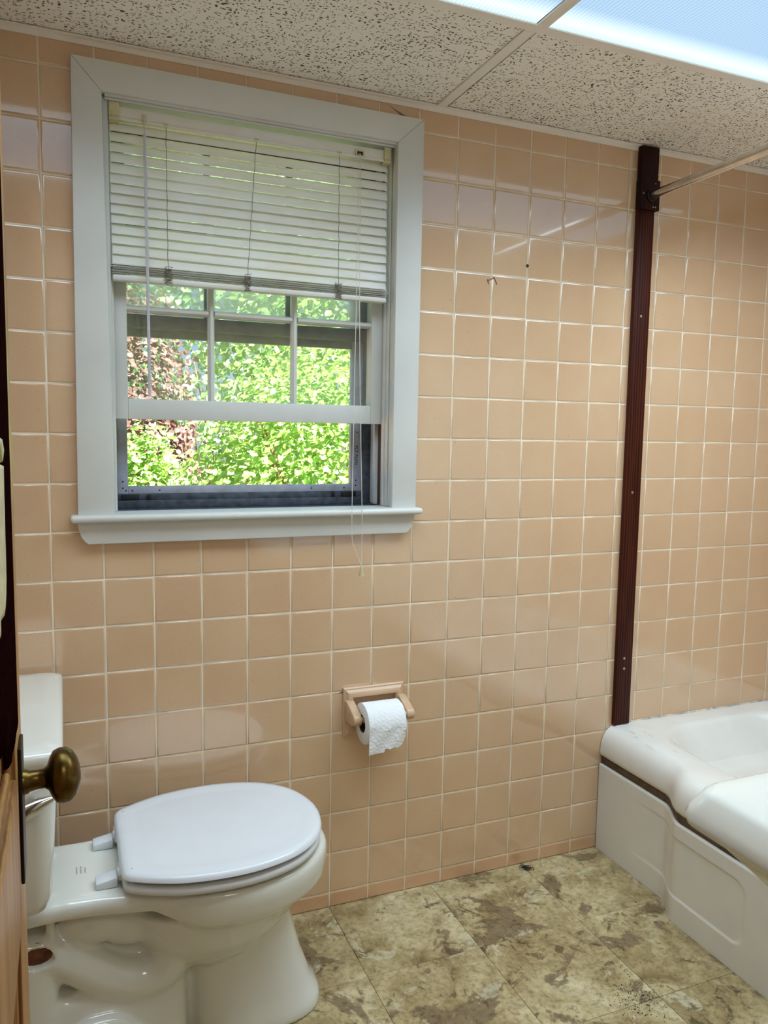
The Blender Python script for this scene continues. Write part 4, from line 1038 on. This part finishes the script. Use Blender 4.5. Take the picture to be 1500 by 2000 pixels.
# ------------------------------------------------------------------ garden outside
GZ = -0.55
gr = struct(box('ground', -14, 16, 0.2, 22, GZ - 0.2, GZ, 'soil'), 'brown mulch ground outside the window', 'ground')
def shrub(name, c, rx, ry, rz, nleaf, ls, mat, label, seed, group):
    rg_ = random.Random(seed)
    t = thing(name, (c[0], c[1], GZ), label, 'shrub', group)
    base = Vector((c[0], c[1], GZ)); tips = []
    for i in range(16):
        a = rg_.uniform(0, 2 * PI); e = rg_.uniform(0.1, 0.95); tip = Vector((c[0] + rx * .85 * math.cos(a) * (1 - e * .4), c[1] + ry * .85 * math.sin(a) * (1 - e * .4), c[2] - rz + 2 * rz * e * .92))
        mid = base.lerp(tip, .5) + Vector((rg_.uniform(-.1, .1), rg_.uniform(-.1, .1), .15)); tips.append((mid, tip))
        tube('stem', smooth_path([base + Vector((rg_.uniform(-.12, .12), rg_.uniform(-.12, .12), 0)), mid, tip], 4), [0.02 - 0.0018 * k for k in range(9)], 'twig', t, 5)
    V = []; F = []
    for i in range(nleaf):
        # leaves gather in sprays near the outer shell
        while True:
            d = Vector((rg_.uniform(-1, 1), rg_.uniform(-1, 1), rg_.uniform(-1, 1)))
            if 0.05 < d.length < 1: break
        d.normalize(); rad = rg_.uniform(0.55, 1.0) ** 0.6
        lump = 1 + 0.22 * noise.noise(d * 3.1 + Vector((seed, 0, 0))) + 0.10 * noise.noise(d * 8 + Vector((0, seed, 0)))
        p = Vector((c[0] + d.x * rx * rad * lump, c[1] + d.y * ry * rad * lump, c[2] + d.z * rz * rad * lump))
        if p.z < GZ + 0.05: continue
        nrm = (d * 0.7 + Vector((rg_.uniform(-1, 1), rg_.uniform(-1, 1), rg_.uniform(-.2, 1.2)))).normalized()
        tx = nrm.orthogonal().normalized(); tx.rotate(Matrix.Rotation(rg_.uniform(0, 2 * PI), 3, nrm).to_euler()); ty = nrm.cross(tx)
        L = ls * rg_.uniform(.6, 1.25); W = L * rg_.uniform(.30, .42); k = len(V)
        V += [p, p + tx * L * .35 + ty * W - nrm * L * .03, p + tx * L * .75 + ty * W * .75 - nrm * L * .08, p + tx * L - nrm * L * .16, p + tx * L * .75 - ty * W * .75 - nrm * L * .08, p + tx * L * .35 - ty * W - nrm * L * .03, p + tx * L * .5 - nrm * L * .09]
        F += [(k, k + 1, k + 6), (k + 1, k + 2, k + 6), (k + 2, k + 3, k + 6), (k + 3, k + 4, k + 6), (k + 4, k + 5, k + 6), (k + 5, k, k + 6)]
    stuff(mesh('foliage', V, F, mat, t)); return t
gs = 'shrubs outside the window'
shrub('leafy_shrub', (0.52, 2.35, 0.50), 0.95, 0.70, 1.25, 21000, 0.043, 'leaf', 'sunlit light green leafy shrub closest to the window', 1, gs)
shrub('leafy_shrub', (2.70, 3.0, 0.75), 1.0, 0.8, 1.5, 12000, 0.055, 'leaf', 'bright green shrub beyond the right edge of the window', 2, gs)
shrub('leafy_shrub', (-0.42, 3.65, 0.30), 0.42, 0.33, 0.95, 9000, 0.045, 'leaf', 'low green shrub at the left behind the nearest shrub', 12, gs)
shrub('maple_shrub', (-0.60, 5.1, 1.0), 0.75, 0.6, 1.75, 9000, 0.060, 'leaf_red', 'pinkish red leaved shrub seen at the left of the window', 3, gs)
shrub('dry_shrub', (-0.95, 2.7, 0.25), 0.36, 0.40, 0.85, 4500, 0.050, 'leaf_tan', 'dry tan shrub low at the left of the window', 4, gs)
shrub('tall_shrub', (1.75, 5.6, 1.6), 1.35, 1.0, 2.5, 15000, 0.075, 'leaf', 'tall pale green bush behind the nearest shrub', 5, gs)
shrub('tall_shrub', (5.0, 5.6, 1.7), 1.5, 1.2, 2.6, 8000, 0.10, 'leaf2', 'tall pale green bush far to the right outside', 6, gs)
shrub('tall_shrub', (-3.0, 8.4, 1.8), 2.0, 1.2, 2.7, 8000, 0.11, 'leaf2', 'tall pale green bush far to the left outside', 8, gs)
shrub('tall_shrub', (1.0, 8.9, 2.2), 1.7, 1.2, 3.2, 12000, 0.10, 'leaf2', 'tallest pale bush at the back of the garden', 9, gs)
